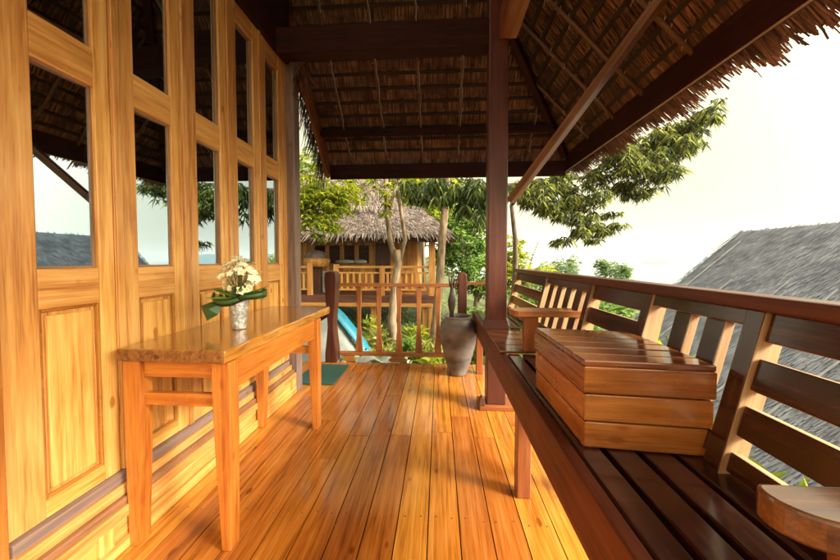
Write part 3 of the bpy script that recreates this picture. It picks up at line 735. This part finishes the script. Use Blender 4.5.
# ================================================================= GREY THATCH ROOF ON THE RIGHT
nr = thing('neighbour_hut', 'large grey thatched roof of the hut just below the bench side', 'hut', (5, 2, -2))
YG = 6.0; XR, ZR = .8956 * YG, 1.05 + .094 * .8956 * YG; XB = 2.25
def zn(x): return ZR - .89 * (XR - x)
m = MB(); m.add([(XB, -5, zn(XB) - .12), (XB, YG, zn(XB) - .12), (XR, YG, ZR - .12), (XR, -5, ZR - .12), (XB, -5, zn(XB)), (XB, YG, zn(XB)), (XR, YG, ZR), (XR, -5, ZR), (2 * XR - XB, YG, zn(XB)), (2 * XR - XB, -5, zn(XB))],
      [(0, 1, 2, 3), (4, 7, 6, 5), (0, 4, 5, 1), (6, 7, 9, 8)])
m.build('roof_bed', M['thatch_grey'], nr)
m = MB(); c = 1 / math.hypot(1, .89)
dn = Vector((-c, 0, -.89 * c)); up_ = Vector((-.89 * c, 0, c))
smax = (XR - XB) / c
s_ = 0
while s_ < smax + .1:
    y = -3.2
    while y < YG + .03:
        y += R.uniform(.02, .04)
        p0 = Vector((XR, y, ZR)) - dn * 0 + dn * (s_ + R.uniform(-.05, .03)) + up_ * .004
        sk = R.gauss(0, .12); p1 = p0 + (dn + Vector((0, sk, 0))) * R.uniform(.09, .15) + up_ * R.uniform(.002, .012)
        m.strip(p0, p1, R.uniform(.018, .035), (0, 1, 0), .012)
    s_ += .075
for i in range(0):                                # shaggy ridge and gable
    y = R.uniform(-3, YG); p0 = Vector((XR + R.uniform(-.08, .08), y, ZR + .02)); m.strip(p0, p0 + Vector((R.gauss(0, .06), R.gauss(0, .06), R.uniform(0, .05))), .03, (0, 1, 0), .008)
for i in range(900):
    s_ = R.uniform(0, smax); p0 = Vector((XR, YG, ZR)) + dn * s_; m.strip(p0 + Vector((0, -.06, .01)), p0 + dn * R.uniform(.03, .12) + Vector((0, R.uniform(0, .05), -.02)), .03, (.5, 1, 0), .01)
m.build('roof_thatch', M['thatch_grey'], nr)
for yy in (5.7, 5.05, 4.3, 3.75, 3.1, 2.2, 1.2, .3):
    b = MB(); s0 = R.uniform(.15, 1.4); a0 = Vector((XR, yy, ZR)) + dn * s0 + up_ * .035; b.beam(a0, Vector((XR, yy + R.uniform(-.12, .12), ZR)) + dn * smax + up_ * .03, .012, .01); b.build('holding_pole', M['grey_pole'], nr)
w_ = MB(); w_.box(XB + .7, XB + .8, -4.5, YG - .4, -4.5, zn(XB + .7) - .13); w_.box(XB + .8, XR + 2, YG - .5, YG - .4, -4.5, zn(XB + .7) - .13); w_.build('wall', M['far_wall'], nr)

# ================================================================= FAR HUT
hut = thing('far_hut', 'small pine hut with a tiered shaggy thatched roof and a railed porch beyond the deck', 'hut', (-2.2, 8.6, -.6))
YH = 8.0
def part(nm_, mat, fn, bevel=.004, parent=None):
    b = MB(); fn(b); return b.build(nm_, mat, parent or hut, bevel=bevel)
DX0, DX1 = -6.2, -.12; DZ = .16
part('porch_floor', M['far_dark'], lambda b: b.box(DX0, DX1, YH - .05, 12, DZ - .20, DZ - .02))
part('floor_edge', M['far_pine'], lambda b: b.box(DX0, DX1 - .05, YH - .06, YH + .02, DZ - .30, DZ - .205))
for xx in (-6.0, -4.6, -3.2, -1.7, -.35): part('stilt', M['far_wall'], lambda b: b.box(xx - .07, xx + .07, YH + .05, YH + .19, -1.6, DZ - .31))
# plank wall at y = 9.2
def planks(b, x0, x1, z0, z1, y=9.2, w=.13):
    x = x0
    while x < x1 - .02:
        e = min(x + w, x1); b.box(x + .004, e - .004, y, y + .03 + R.uniform(0, .008), z0, z1, axis=2); x += w
part('wall', M['far_wall'], lambda b: (planks(b, -6.0, -3.75, DZ, 2.0), planks(b, -3.75, -1.95, DZ, .95), planks(b, -3.75, -1.95, 1.48, 2.0), planks(b, -1.95, -.62, DZ, 2.0)))
part('wall_inside', M['far_dark'], lambda b: b.box(-6.0, -.7, 9.9, 10, DZ, 2.4))
part('side_wall', M['far_wall'], lambda b: b.box(-.66, -.62, 9.24, 11.6, DZ, 2.0, axis=1))
for xx in (-3.74, -3.30, -2.86, -2.42, -1.99): part('window_post', M['far_pine'], lambda b: b.box(xx - .06, xx + .06, 9.17, 9.21, .95, 1.48))
part('window_sill', M['far_pine'], lambda b: b.box(-3.78, -1.95, 9.12, 9.19, .90, .95))
dr = part('door', M['far_dark'], lambda b: b.box(-1.86, -1.42, 9.15, 9.195, DZ, 1.55))
part('porch_post', M['far_pine'], lambda b: b.box(-.26, -.10, YH, YH + .14, -1.3, 1.62))
part('porch_post', M['far_pine'], lambda b: b.box(-3.42, -3.30, YH, YH + .1, DZ - .3, .98))
part('porch_post', M['far_pine'], lambda b: b.box(-2.72, -2.60, YH, YH + .1, DZ - .3, .94))
part('porch_post', M['far_pine'], lambda b: b.box(-1.52, -1.40, YH, YH + .1, DZ - .3, .90))
part('plate_beam', M['far_dark'], lambda b: b.box(-5.6, .05, YH - .1, YH + .02, 1.50, 1.64))
def hrail(x0, x1):
    part('porch_rail', M['far_pine'], lambda b: b.box(x0, x1, YH + .02, YH + .07, .84, .90))
    part('porch_rail', M['far_pine'], lambda b: b.box(x0, x1, YH + .025, YH + .065, .70, .74))
    part('porch_rail', M['far_pine'], lambda b: b.box(x0, x1, YH + .025, YH + .065, .26, .31))
    x = x0 + .05
    while x < x1 - .08:
        part('porch_baluster', M['far_pine'], lambda b: b.box(x, x + .055, YH + .03, YH + .055, .311, .699), bevel=0); x += .16
hrail(-2.595, -1.525); hrail(-1.395, -.27); hrail(-5.2, -3.425)
part('gate_panel', M['far_pine'], lambda b: b.box(-1.02, -.62, YH + .075, YH + .10, DZ, .80))
part('white_box_wall', M['white'], lambda b: b.box(-3.2, -2.75, YH + .5, YH + .6, DZ, .75))
# thatch roof, two tiers
rf = MB()
def tier(x0, x1, y0, z0, x0t, x1t, y0t, z0t, yb, shag):
    # front, left and right slopes as slabs and hanging blades
    A = [Vector((x0, y0, z0)), Vector((x1, y0, z0)), Vector((x1t, y0t, z0t)), Vector((x0t, y0t, z0t))]
    C_ = [Vector((x1, y0, z0)), Vector((x1, yb, z0)), Vector((x1t, yb - (y0t - y0), z0t)), Vector((x1t, y0t, z0t))]
    for Q in (A, C_):
        rf.add(Q + [q + Vector((0, 0, -.1)) for q in Q], [(0, 1, 2, 3), (7, 6, 5, 4), (0, 4, 5, 1)])
        e = (Q[1] - Q[0]); L = e.length; e = e / L; ups = ((Q[3] + Q[2]) / 2 - (Q[0] + Q[1]) / 2); SLN = ups.length; nn = e.cross(ups).normalized()
        rows = int(SLN / .11)
        for r_ in range(rows + 1):
            f = r_ / rows; a_ = Q[0].lerp(Q[3], f); b_ = Q[1].lerp(Q[2], f); n_ = int((b_ - a_).length / .03)
            for i in range(n_):
                p = a_.lerp(b_, (i + R.random()) / n_) + nn * .02
                dnv = (Q[0] - Q[3]).lerp(Q[1] - Q[2], (i + .5) / n_).normalized()
                dnv = (dnv + e * R.gauss(0, .16)).normalized()
                ln = R.uniform(.12, .26) * (shag if r_ == 0 else 1)
                hang = Vector((0, 0, -.12 * shag)) if r_ == 0 else Vector((0, 0, 0))
                rf.strip(p, p + dnv * ln + nn * R.uniform(.0, .04) + hang * R.random(), R.uniform(.02, .05), e, .008)
tier(-6.8, .30, 7.75, 1.70, -5.4, -.62, 9.35, 2.62, 12.5, 1.35)
tier(-5.1, -1.25, 8.9, 2.50, -4.4, -1.9, 10.1, 3.9, 12.0, .8)
rf.build('roof', M['thatch_hut'], hut)
# thatched parasol-like lamp and cushions on its porch
lm = thing('woven_lantern', 'pale rounded straw topped basket on the far hut porch', 'basket', (-3.35, 8.5, DZ))
b = MB(); b.lathe([(.26, .86), (.30, .90), (.36, 1.02), (.33, 1.10), (.22, 1.06)], -3.35, 8.5, 20); b.build('basket', M['far_wall'], lm, smooth=True)
b = MB(); b.lathe([(.31, 1.08), (.30, 1.16), (.22, 1.26), (.10, 1.31), (.02, 1.32)], -3.35, 8.5, 20, wob=.05); b.build('straw_top', M['thatch_hut'], lm, smooth=True)
b = MB(); b.box(-3.47, -3.23, 8.38, 8.62, DZ - .02, .86); b.build('stand', M['far_dark'], lm)
for i, (xx, ww) in enumerate(((-2.72, .28), (-2.28, .2))):
    b = MB(); b.lathe([(ww * .5, .955), (ww, .97), (ww * 1.04, 1.01), (ww * .8, 1.05), (ww * .2, 1.065)], xx, 9.02, 18, sq=(1, .4))
    tag(b.build('cushion', M['white'], None, smooth=True, org=(xx, 9.02, .95)), ('longer' if i == 0 else 'shorter') + ' pale cushion on the window ledge of the far hut', 'cushion')

# ================================================================= TARP / SLIDE
bt = thing('boat_tarp', 'white sheet edged in bright blue sloping down beyond the railing', 'tarp', (-1.2, 4.6, -.8))
p_ = [at(333, 303, 4.6), at(345, 314, 4.6), at(357, 329, 4.6), at(367, 342, 4.6), at(377, 362, 4.6), at(384, 385, 4.6)]
m = MB(); vs = []
for i, p in enumerate(p_): vs += [p, p + Vector((-.02, -.25, -.04)), p + Vector((-.02, -.24, -.07)), p + Vector((0, .02, -.03))]
m.add(vs, [(4 * i + k, 4 * i + (k + 1) % 4, 4 * i + 4 + (k + 1) % 4, 4 * i + 4 + k) for i in range(len(p_) - 1) for k in range(4)]); m.build('blue_edge', M['blue'], bt, smooth=True)
m = MB(); vs = []; n = 10
for i, p in enumerate(p_):
    for j in range(n): t = j / (n - 1); vs.append((p.x - .02 - 1.0 * t, p.y - .2 - .15 * math.sin(t * 3), p.z - .1 - .45 * t + .05 * math.sin(i * 1.7 + j * 1.3)))
m.add(vs, [(i * n + j, i * n + j + 1, (i + 1) * n + j + 1, (i + 1) * n + j) for i in range(len(p_) - 1) for j in range(n - 1)])
o = m.build('sheet', M['white'], bt, smooth=True); sm = o.modifiers.new('solid', 'SOLIDIFY'); sm.thickness = .01

# ================================================================= PLANTS
def whorl(mb, c, n, L, W, droop, up=.3):
    for i in range(n):
        a = R.uniform(0, 6.283); mb.leaf(c, (math.cos(a), math.sin(a), R.gauss(up, .35)), (0, 0, 1), L * R.uniform(.6, 1.15), W, droop)
def blob(mb, c, r, n, L, W, droop=.6, k=7, up=.1, shell=.35):
    # n whorls of leaves inside an ellipsoid with uneven outline
    c = Vector(c)
    for i in range(n):
        d_ = Vector((R.gauss(0, 1), R.gauss(0, 1), R.gauss(0, 1))).normalized() * (R.uniform(shell, 1) ** .5)
        whorl(mb, c + Vector((d_.x * r[0], d_.y * r[1], d_.z * r[2])), k, L, W, droop, up)
def limb(mb, a, b, r0, r1, bend=.1, n=6):
    a, b = Vector(a), Vector(b); pts = []
    off = Vector((R.uniform(-1, 1), R.uniform(-1, 1), R.uniform(-.3, 1))) * bend * (b - a).length
    for i in range(n + 1):
        t = i / n; pts.append(a.lerp(b, t) + off * math.sin(math.pi * t) + Vector((R.gauss(0, .01), R.gauss(0, .01), 0)))
    mb.tube(pts, [r0 + (r1 - r0) * i / n for i in range(n + 1)], 8)

# forked pale trunk in front of the hut
t1 = thing('forked_tree', 'tree with a pale forked trunk standing in front of the far hut', 'tree', (-.78, 5.6, -1.2))
m = MB()
m.tube([at(398, 420, 5.6), at(396, 362, 5.6), at(392, 320, 5.6), at(395, 285, 5.6), at(398, 262, 5.6), at(397, 250, 5.6)], [.095, .085, .078, .072, .07, .07], 12)
m.tube([at(396, 262, 5.6), at(390, 240, 5.6), at(387, 215, 5.6), at(386, 180, 5.6), at(389, 150, 5.6), at(380, 110, 5.6)], [.055, .048, .042, .04, .035, .03], 10)
m.tube([at(399, 262, 5.6), at(405, 240, 5.65), at(401, 210, 5.7), at(396, 180, 5.7), at(398, 150, 5.7), at(412, 100, 5.8)], [.05, .038, .036, .036, .034, .03], 10)
m.tube([at(388, 215, 5.6), at(393, 195, 5.65), at(400, 178, 5.7), at(403, 150, 5.7)], [.034, .03, .03, .026], 8)
m.build('trunk', M['bark'], t1, smooth=True)
m = MB(); limb(m, at(386, 178, 5.6), at(345, 160, 5.2), .035, .012); limb(m, at(387, 190, 5.6), at(360, 195, 5.3), .02, .008)
limb(m, at(398, 178, 5.7), at(425, 172, 5.3), .03, .012); m.build('limb', M['bark_dark'], t1, smooth=True)
m = MB()
blob(m, at(398, 130, 5.8), (1.3, .9, .7), 260, .17, .035, .5)
for u, v in ((352, 186), (360, 196), (372, 183), (348, 176), (415, 184), (387, 208), (384, 190), (408, 186)): blob(m, at(u, v, 5.5), (.14, .2, .12), 9, .13, .035, .7)
m.build('crown', M['leaf_yel'], t1)

# yellow green bush tree hanging at the left behind the corner
t2 = thing('yellow_green_tree', 'bright yellow green leafy tree crown hanging beside the wall corner', 'tree', (-2.3, 5.0, -1.2))
m = MB(); limb(m, (-2.9, 5.1, -1.4), (-2.6, 5.0, 2.2), .07, .04); limb(m, (-2.6, 5.0, 2.0), (-1.7, 4.9, 1.9), .03, .01); limb(m, (-2.65, 5.0, 1.6), (-2.0, 4.9, 1.5), .03, .01); limb(m, (-1.75, 4.9, 2.6), (-1.7, 4.9, 1.9), .015, .008)
m.build('trunk', M['bark_dark'], t2, smooth=True)
m = MB()
for u, v, a_, b_, n_ in ((312, 205, .28, .30, 95), (325, 195, .28, .25, 80), (338, 205, .24, .22, 70), (322, 222, .22, .16, 50), (312, 185, .2, .18, 40), (346, 192, .18, .16, 36), (300, 210, .3, .4, 60), (333, 228, .10, .08, 14), (318, 236, .08, .07, 10), (318, 165, .5, .3, 30)):
    blob(m, at(u, v, 5.0), (a_ * 1.1, .35, b_ * 1.1), int(n_ * 1.3), .10, .028, .45, 9, .1, .0)
m.build('crown', M['leaf_yel'], t2)

# mango-like tree behind the post, reaching right over the railing
t3 = thing('mango_tree', 'large tree with long drooping leaves whose boughs reach out right beyond the post', 'tree', (.0, 6.5, -1.4))
m = MB()
m.tube([at(432, 380, 6.5), at(435, 330, 6.5), at(440, 280, 6.5), at(442, 240, 6.5), at(446, 200, 6.5), at(447, 160, 6.5), at(452, 110, 6.5)], [.11, .095, .085, .08, .075, .07, .06], 12)
m.build('trunk', M['bark'], t3, smooth=True)
m = MB(); limb(m, at(446, 190, 6.5), at(545, 180, 5.8), .07, .035, .05); limb(m, at(545, 180, 5.8), at(655, 170, 5.4), .035, .012, .06); limb(m, at(500, 186, 6.1), at(578, 215, 5.6), .03, .01)
limb(m, at(510, 320, 7.2), at(512, 205, 7.0), .07, .045, .06); limb(m, at(512, 205, 7.0), at(540, 185, 6.0), .04, .02); limb(m, at(655, 170, 5.4), at(700, 130, 5.3), .012, .006)
m.build('limb', M['bark_dark'], t3, smooth=True)
m = MB()
tw3 = MB()
# drooping mass right of the post, following its outline in the photo
spots = [(520, 185, .16, .12), (535, 180, .2, .15), (555, 182, .22, .18), (575, 188, .22, .2), (590, 200, .18, .18), (565, 203, .2, .15), (585, 218, .14, .14), (600, 228, .10, .10), (575, 232, .06, .10), (612, 226, .07, .06),
         (618, 212, .05, .08), (600, 175, .25, .18), (620, 170, .28, .2), (640, 165, .28, .22), (655, 155, .26, .2), (635, 182, .2, .12), (652, 178, .14, .1), (668, 148, .22, .18), (680, 142, .18, .15), (688, 137, .12, .12), (694, 128, .08, .07), (698, 121, .04, .04), (672, 160, .14, .1), (690, 150, .10, .07), (610, 155, .25, .2), (635, 148, .28, .2), (660, 138, .25, .2), (680, 128, .22, .18), (692, 118, .12, .12), (700, 124, .07, .07), (518, 196, .14, .12), (530, 202, .18, .14), (546, 208, .16, .12), (540, 192, .2, .12), (556, 216, .12, .1), (645, 158, .3, .25), (560, 240, .04, .06), (592, 240, .04, .05), (548, 196, .2, .14), (578, 205, .22, .16), (588, 228, .12, .12), (606, 232, .06, .05), (570, 220, .12, .10), (650, 190, .12, .08), (625, 185, .15, .1), (660, 172, .12, .12), (630, 194, .12, .08)]
for u, v, a_, b_ in spots:
    n_ = int(16 + 1700 * a_ * b_); blob(m, at(u, v, 5.6) + Vector((0, R.uniform(-.3, .3), 0)), (a_ * 1.05, .4, b_ * 1.05), n_, R.uniform(.085, .135), R.uniform(.012, .02), .9, 6, -.1, 0)
    if a_ > .15:
        for q_ in range(2): limb(tw3, at(u, v, 5.6), at(u + R.uniform(-18, 18), v + R.uniform(-4, 16), 5.6), .008, .003, .1, 4)
blob(m, at(560, 120, 6.2), (1.6, 1.0, .6), 130, .17, .03, .9, 7, -.1, 0)
blob(m, at(470, 110, 6.6), (1.7, 1.2, .8), 160, .17, .03, .9, 7, -.1, 0)
m.cur = 1; m.add(tw3.v, tw3.f, tw3.g); m.build('crown', M['leaf_mango'], t3, mats=[M['bark_dark']])
m = MB()
for u, v, a_, b_ in ((410, 188, .18, .12), (425, 190, .2, .14), (440, 188, .2, .16), (455, 192, .2, .18), (470, 190, .2, .18), (482, 192, .18, .18), (430, 180, .3, .1), (462, 205, .12, .12), (478, 212, .1, .14), (500, 188, .2, .14)):
    blob(m, at(u, v, 5.0), (a_ * 1.1, .5, b_ * R.uniform(.9, 1.5)), int(9 + 330 * a_ * b_), R.uniform(.12, .2), .026, 1.1, 6, -.3, 0)
m.build('dark_fronds', M['leaf_dark'], t3)

# green backdrop trees behind the hut and the post
def tree(name, label, u, v, Y, rad, n, L, mat, group=None, W=.35, tr=.08, base=None, k=7, droop=.4):
    c = at(u, v, Y); gzb = gz(c.x, c.y) if base is None else base
    t = thing(name, label, 'tree', (c.x, c.y, gzb), group)
    m = MB(); m.tube([(c.x, c.y, gzb - .1), (c.x + R.uniform(-.1, .1), c.y, (gzb + c.z) / 2), (c.x, c.y, c.z)], [tr, tr * .8, tr * .5], 8)
    for i in range(4): limb(m, (c.x, c.y, gzb + (c.z - gzb) * .6), c + Vector((R.uniform(-.6, .6) * rad[0], R.uniform(-.6, .6) * rad[1], R.uniform(-.2, .6) * rad[2])), tr * .4, tr * .12)
    m.build('trunk', M['bark_dark'], t, smooth=True)
    m = MB()
    blob(m, c, tuple(r * .72 for r in rad), int(n * .55), L, L * W, droop, k, .1, .1)
    for i in range(7):
        d_ = Vector((R.gauss(0, 1), R.gauss(0, .6), R.gauss(0, 1))).normalized()
        blob(m, c + Vector((d_.x * rad[0] * .68, d_.y * rad[1] * .6, d_.z * rad[2] * .68)), tuple(r * R.uniform(.24, .42) for r in rad), int(n * .07), L, L * W, droop, k, .1, .0)
    m.build('crown', mat, t); return t
G_ = 'green trees rising behind the far hut'
tree('leafy_tree', 'bright lime green tree directly behind the right end of the far hut', 462, 238, 11.5, (1.5, 1.2, 1.5), 620, .22, M['leaf_green'], G_)
tree('leafy_tree', 'rounded green tree just left of the veranda post', 478, 280, 9.0, (.9, .8, .75), 380, .15, M['leaf_green'], G_)
tree('leafy_tree', 'tall pale green tree above the far hut roof', 425, 200, 14, (2.2, 1.5, 1.9), 520, .28, M['leaf_yel'], G_)
tree('leafy_tree', 'broad dark green tree filling the gap left of the hut roof', 318, 190, 15, (3.2, 1.5, 3.0), 600, .3, M['leaf_green'], G_)
tree('leafy_tree', 'low dense tree beneath the veranda tie beam behind the hut roof', 372, 190, 17, (3.0, 1.5, 2.6), 450, .32, M['leaf_green'], G_)
tree('leafy_tree', 'dark shrubby tree low behind the grey urn', 470, 330, 7.5, (.75, .6, .8), 260, .14, M['leaf_green'], G_)
tree('leafy_tree', 'slim yellow green tree right behind the veranda post', 507, 255, 9.5, (.6, .6, 1.0), 160, .18, M['leaf_yel'], G_)
tree('leafy_tree', 'tall dense dark tree closing the view far behind the hut', 452, 215, 20, (4.2, 2, 4.0), 700, .42, M['leaf_dark'], G_)
B_ = 'rounded bushes on the skyline beyond the bench'
tree('round_bush', 'wide pale green bush on the skyline behind the top rail', 562, 275, 18, (1.25, 1.1, 1.35), 1300, .13, M['leaf_bush'], B_, base=-2.6)
tree('round_bush', 'smaller round green bush on the skyline nearest the sea', 611, 278, 18, (1.15, 1.1, 1.3), 1300, .13, M['leaf_bush'], B_, base=-2.9)
tree('round_bush', 'low bush tucked between the palm and the skyline bushes', 540, 285, 15, (1.3, 1.0, 1.1), 500, .16, M['leaf_green'], B_, base=-2.5)
tree('low_shrub', 'wide low green shrub seen through the middle back boards', 590, 305, 9.5, (1.5, 1.2, .6), 600, .13, M['leaf_green'], 'low shrubs down the slope beyond the bench', tr=.03)
tree('low_shrub', 'dense low green shrub behind the upright back slats', 556, 300, 8.0, (1.2, 1.0, .6), 500, .13, M['leaf_bush'], 'low shrubs down the slope beyond the bench', tr=.03)
tree('low_shrub', 'low pale shrub beside the gable of the grey roof', 632, 292, 12, (1.2, 1.2, .6), 400, .13, M['leaf_bush'], 'low shrubs down the slope beyond the bench', tr=.03)
tree('low_shrub', 'low yellow green shrub right of the grey urn', 474, 345, 6.2, (.6, .6, .5), 320, .11, M['leaf_yel'], 'low shrubs down the slope beyond the bench', tr=.03)
# palm shrub
pc = at(524, 282, 9.0); pt = thing('palm_shrub', 'feathery yellow green palm shrub rising behind the far bench back', 'palm', (pc.x, pc.y, -1.6))
m = MB(); m.tube([(pc.x, pc.y, -1.7), (pc.x, pc.y, pc.z)], [.09, .06], 8); m.build('trunk', M['bark_dark'], pt)
m = MB()
for i in range(26):
    a = R.uniform(0, 6.28); el = R.uniform(.5, 1.4); L = R.uniform(.8, 1.3); pv = None
    for j in range(15):
        t = j / 14; p = pc + Vector((math.cos(a) * math.cos(el) * L * t, math.sin(a) * math.cos(el) * L * t, math.sin(el) * L * t - .5 * L * t * t * math.cos(el)))
        if j > 2:
            dd = (p - pv).normalized(); sd = dd.cross(Vector((0, 0, 1))).normalized()
            for sg in (-1, 1): m.leaf(p, dd * .8 + sd * sg, (0, 0, 1), .30 * (1.15 - t * .6), .05, .35)
        pv = p
blob(m, pc + Vector((-.1, 0, -.25)), (.5, .4, .35), 90, .16, .035, .4); m.build('fronds', M['leaf_yel'], pt)

# garden plants under the railing view
def spiky(u, v, Y, h, n, mat, label, grp='spiky garden plants below the deck end'):
    c = at(u, v, Y); zb = min(c.z, gz(c.x, c.y) + .02)
    zb = gz(c.x, c.y)
    m = MB(); tall = c.z - zb
    if tall > .15: 
        for i in range(5): m.tube([(c.x + R.uniform(-.1, .1), c.y + R.uniform(-.1, .1), zb), (c.x + R.uniform(-.1, .1), c.y, c.z)], [.012, .008], 5)
    for i in range(n):
        a = R.uniform(0, 6.28); p = Vector((c.x + R.gauss(0, h * .22), c.y + R.gauss(0, h * .2), zb + (c.z - zb) * R.uniform(.0, 1) + h * .05))
        m.leaf(p, (math.cos(a), math.sin(a), R.uniform(.4, 2.2)), (math.sin(a), -math.cos(a), .3), h * R.uniform(.5, 1.05), .045, .35)
    tag(m.build('spiky_plant', mat, None, org=(c.x, c.y, zb)), label, 'plant', grp)
def sp(i, *a): a = list(a); a[4] = int(a[4] * 1.6); spiky(*a)
sp(0, 352, 348, 5.2, .35, 120, M['leaf_plant'], 'pale yellow plant seen between the left post and first baluster')
sp(1, 372, 322, 6.0, .30, 70, M['leaf_yel'], 'yellow leafed plant beside the blue tarp edge')
sp(2, 388, 352, 5.0, .35, 110, M['leaf_plant'], 'dry looking spiky plant behind the third baluster')
sp(3, 408, 345, 5.3, .42, 150, M['leaf_green'], 'green spiky plant right of the forked trunk')
sp(4, 424, 350, 5.0, .38, 150, M['leaf_plant'], 'yellow striped spiky plant left of the grey urn')
sp(5, 402, 362, 4.4, .28, 110, M['leaf_plant'], 'low pale plant seen under the bottom rail')
sp(6, 432, 362, 4.4, .28, 110, M['leaf_yel'], 'low yellow green plant next to the urn foot')
sp(7, 317, 350, 4.6, .45, 140, M['leaf_green'], 'green plant beside the steps by the wall corner')
for u_, v_, Y_, lb_ in ((381, 338, 5.6, 'yellow tuft just left of the forked trunk base'), (415, 330, 6.2, 'feathery yellow plant below the far hut porch edge'), (452, 335, 5.6, 'green tuft between the leaning trunk and the urn'), (363, 356, 4.5, 'pale tuft at the foot of the blue tarp edge'), (446, 352, 4.6, 'yellow tuft half hidden by the grey urn')): sp(0, u_, v_, Y_, .38, 110, M['leaf_plant'] if Y_ < 6 else M['leaf_yel'], lb_)
sp(8, 340, 330, 5.8, .35, 90, M['leaf_plant'], 'tufted plant behind the white sheet')
GR2 = 'leafy plants between the bench and the grey roof'
for u, v, Y, h, l in ((786, 486, 1.9, .34, 'lime green spiky plant seen below the nearest back boards'), (700, 440, 2.3, .35, 'lime green plant behind the slatted box'), (672, 345, 3.2, .34, 'yellow green shoots seen between the back slats'), (590, 305, 4.5, .5, 'green plant behind the middle back boards'), (560, 300, 5.5, .6, 'green shrub seen through the far back slats'), (530, 300, 5.2, .6, 'green shrub behind the far end of the bench')):
    spiky(u, v, Y, h, 150, M['leaf_green'] if Y > 4 else M['leaf_yel'], l, GR2)
# ground cover
m = MB()
for i in range(14000):
    x = R.uniform(-5, 9); y = 3.4 + 16 * R.random() ** 1.5; 
    m.leaf((x, y, gz(x, y) - .01), (R.gauss(0, .5), R.gauss(0, .5), 1), (1, 0, 0), R.uniform(.08, .3), .03, .2)
tag(m.build('ground_cover', M['leaf_green'], None), 'green ground cover', 'ground cover', kind='stuff')
# stones / white planter rim under the rail
pr_ = thing('white_tarp_fold', 'crumpled white sheet lying on the ground under the bottom rail', 'tarp', (-.8, 3.9, -.5))
m = MB(); vs = []
for i in range(14):
    for j in range(6): vs.append((-1.15 + i * .06, 3.55 + j * .09, -.12 + .05 * math.sin(i * 1.1 + j) + .03 * math.sin(j * 2.1 + i * .5) - j * .02))
m.add(vs, [(i * 6 + j, (i + 1) * 6 + j, (i + 1) * 6 + j + 1, i * 6 + j + 1) for i in range(13) for j in range(5)])
o = m.build('sheet', M['white'], pr_, smooth=True); sm = o.modifiers.new('solid', 'SOLIDIFY'); sm.thickness = .012

# ================================================================= HAZE
hz = MB(); hz.box(-8000, 8000, -8000, 8000, -27, 160)
mh, nth, NH, LH, BH = nm('haze_air'); NH.remove(BH); pv = NH.new('ShaderNodeVolumePrincipled'); pv.inputs['Color'].default_value = (.93, .96, 1, 1); pv.inputs['Density'].default_value = .00019
LH.new(pv.outputs[0], NH['Material Output'].inputs['Volume'])
tag(hz.build('haze', mh, None), kind='stuff')

# ================================================================= LIGHT
EL, AZ = math.radians(30), math.radians(112)            # azimuth from +y towards +x
sdir = Vector((math.sin(AZ) * math.cos(EL), math.cos(AZ) * math.cos(EL), math.sin(EL)))
sun = bpy.data.lights.new('sun', 'SUN'); sun.energy = 3.6; sun.angle = math.radians(14); sun.color = (1, .93, .84)
so = bpy.data.objects.new('sun', sun); COL.objects.link(so); so.rotation_euler = (-sdir).to_track_quat('-Z', 'Y').to_euler(); so.location = (8, -3, 6)
w = bpy.data.worlds.new('World'); S.world = w; w.use_nodes = True; nt = w.node_tree; N = nt.nodes; L = nt.links
bg = N['Background']; out = N['World Output']
sky = N.new('ShaderNodeTexSky'); sky.sky_type = 'NISHITA'; sky.sun_disc = False; sky.sun_elevation = EL; sky.sun_rotation = AZ; sky.dust_density = 3
L.new(sky.outputs[0], bg.inputs[0]); bg.inputs[1].default_value = .10
tc = N.new('ShaderNodeTexCoord'); nrm = N.new('ShaderNodeVectorMath'); nrm.operation = 'NORMALIZE'; L.new(tc.outputs['Generated'], nrm.inputs[0])
nz = N.new('ShaderNodeTexNoise'); nz.inputs['Scale'].default_value = 2.2; nz.inputs['Detail'].default_value = 6
mpn = N.new('ShaderNodeMapping'); mpn.inputs['Scale'].default_value = (1, 1, 2.5); L.new(nrm.outputs[0], mpn.inputs[0]); L.new(mpn.outputs[0], nz.inputs['Vector'])
dot = N.new('ShaderNodeVectorMath'); dot.operation = 'DOT_PRODUCT'; L.new(nrm.outputs[0], dot.inputs[0]); dot.inputs[1].default_value = sdir
gl = mth(N, L, 'MAXIMUM', dot.outputs['Value'], 0.0); gl = mth(N, L, 'POWER', gl, 5.0); gl = mth(N, L, 'MULTIPLY_ADD', gl, 7.5, .50)
bg2 = N.new('ShaderNodeBackground'); bg2.inputs[0].default_value = (1.0, .92, .625, 1); L.new(gl, bg2.inputs[1])
mr = N.new('ShaderNodeMapRange'); mr.inputs['From Min'].default_value = .34; mr.inputs['From Max'].default_value = .50; mr.inputs['To Min'].default_value = .93; mr.inputs['To Max'].default_value = 1
L.new(nz.outputs['Fac'], mr.inputs['Value'])
mx = N.new('ShaderNodeMixShader'); L.new(mr.outputs[0], mx.inputs[0]); L.new(bg.outputs[0], mx.inputs[1]); L.new(bg2.outputs[0], mx.inputs[2]); L.new(mx.outputs[0], out.inputs['Surface'])

S.render.engine = 'CYCLES'
S.view_settings.view_transform = 'Standard'; S.view_settings.look = 'None'; S.view_settings.exposure = 1.15; S.view_settings.gamma = 1
S.view_settings.use_curve_mapping = False
S.cycles.max_bounces = 5; S.cycles.diffuse_bounces = 3; S.cycles.glossy_bounces = 3; S.cycles.transmission_bounces = 2; S.cycles.volume_bounces = 0; S.cycles.transparent_max_bounces = 8
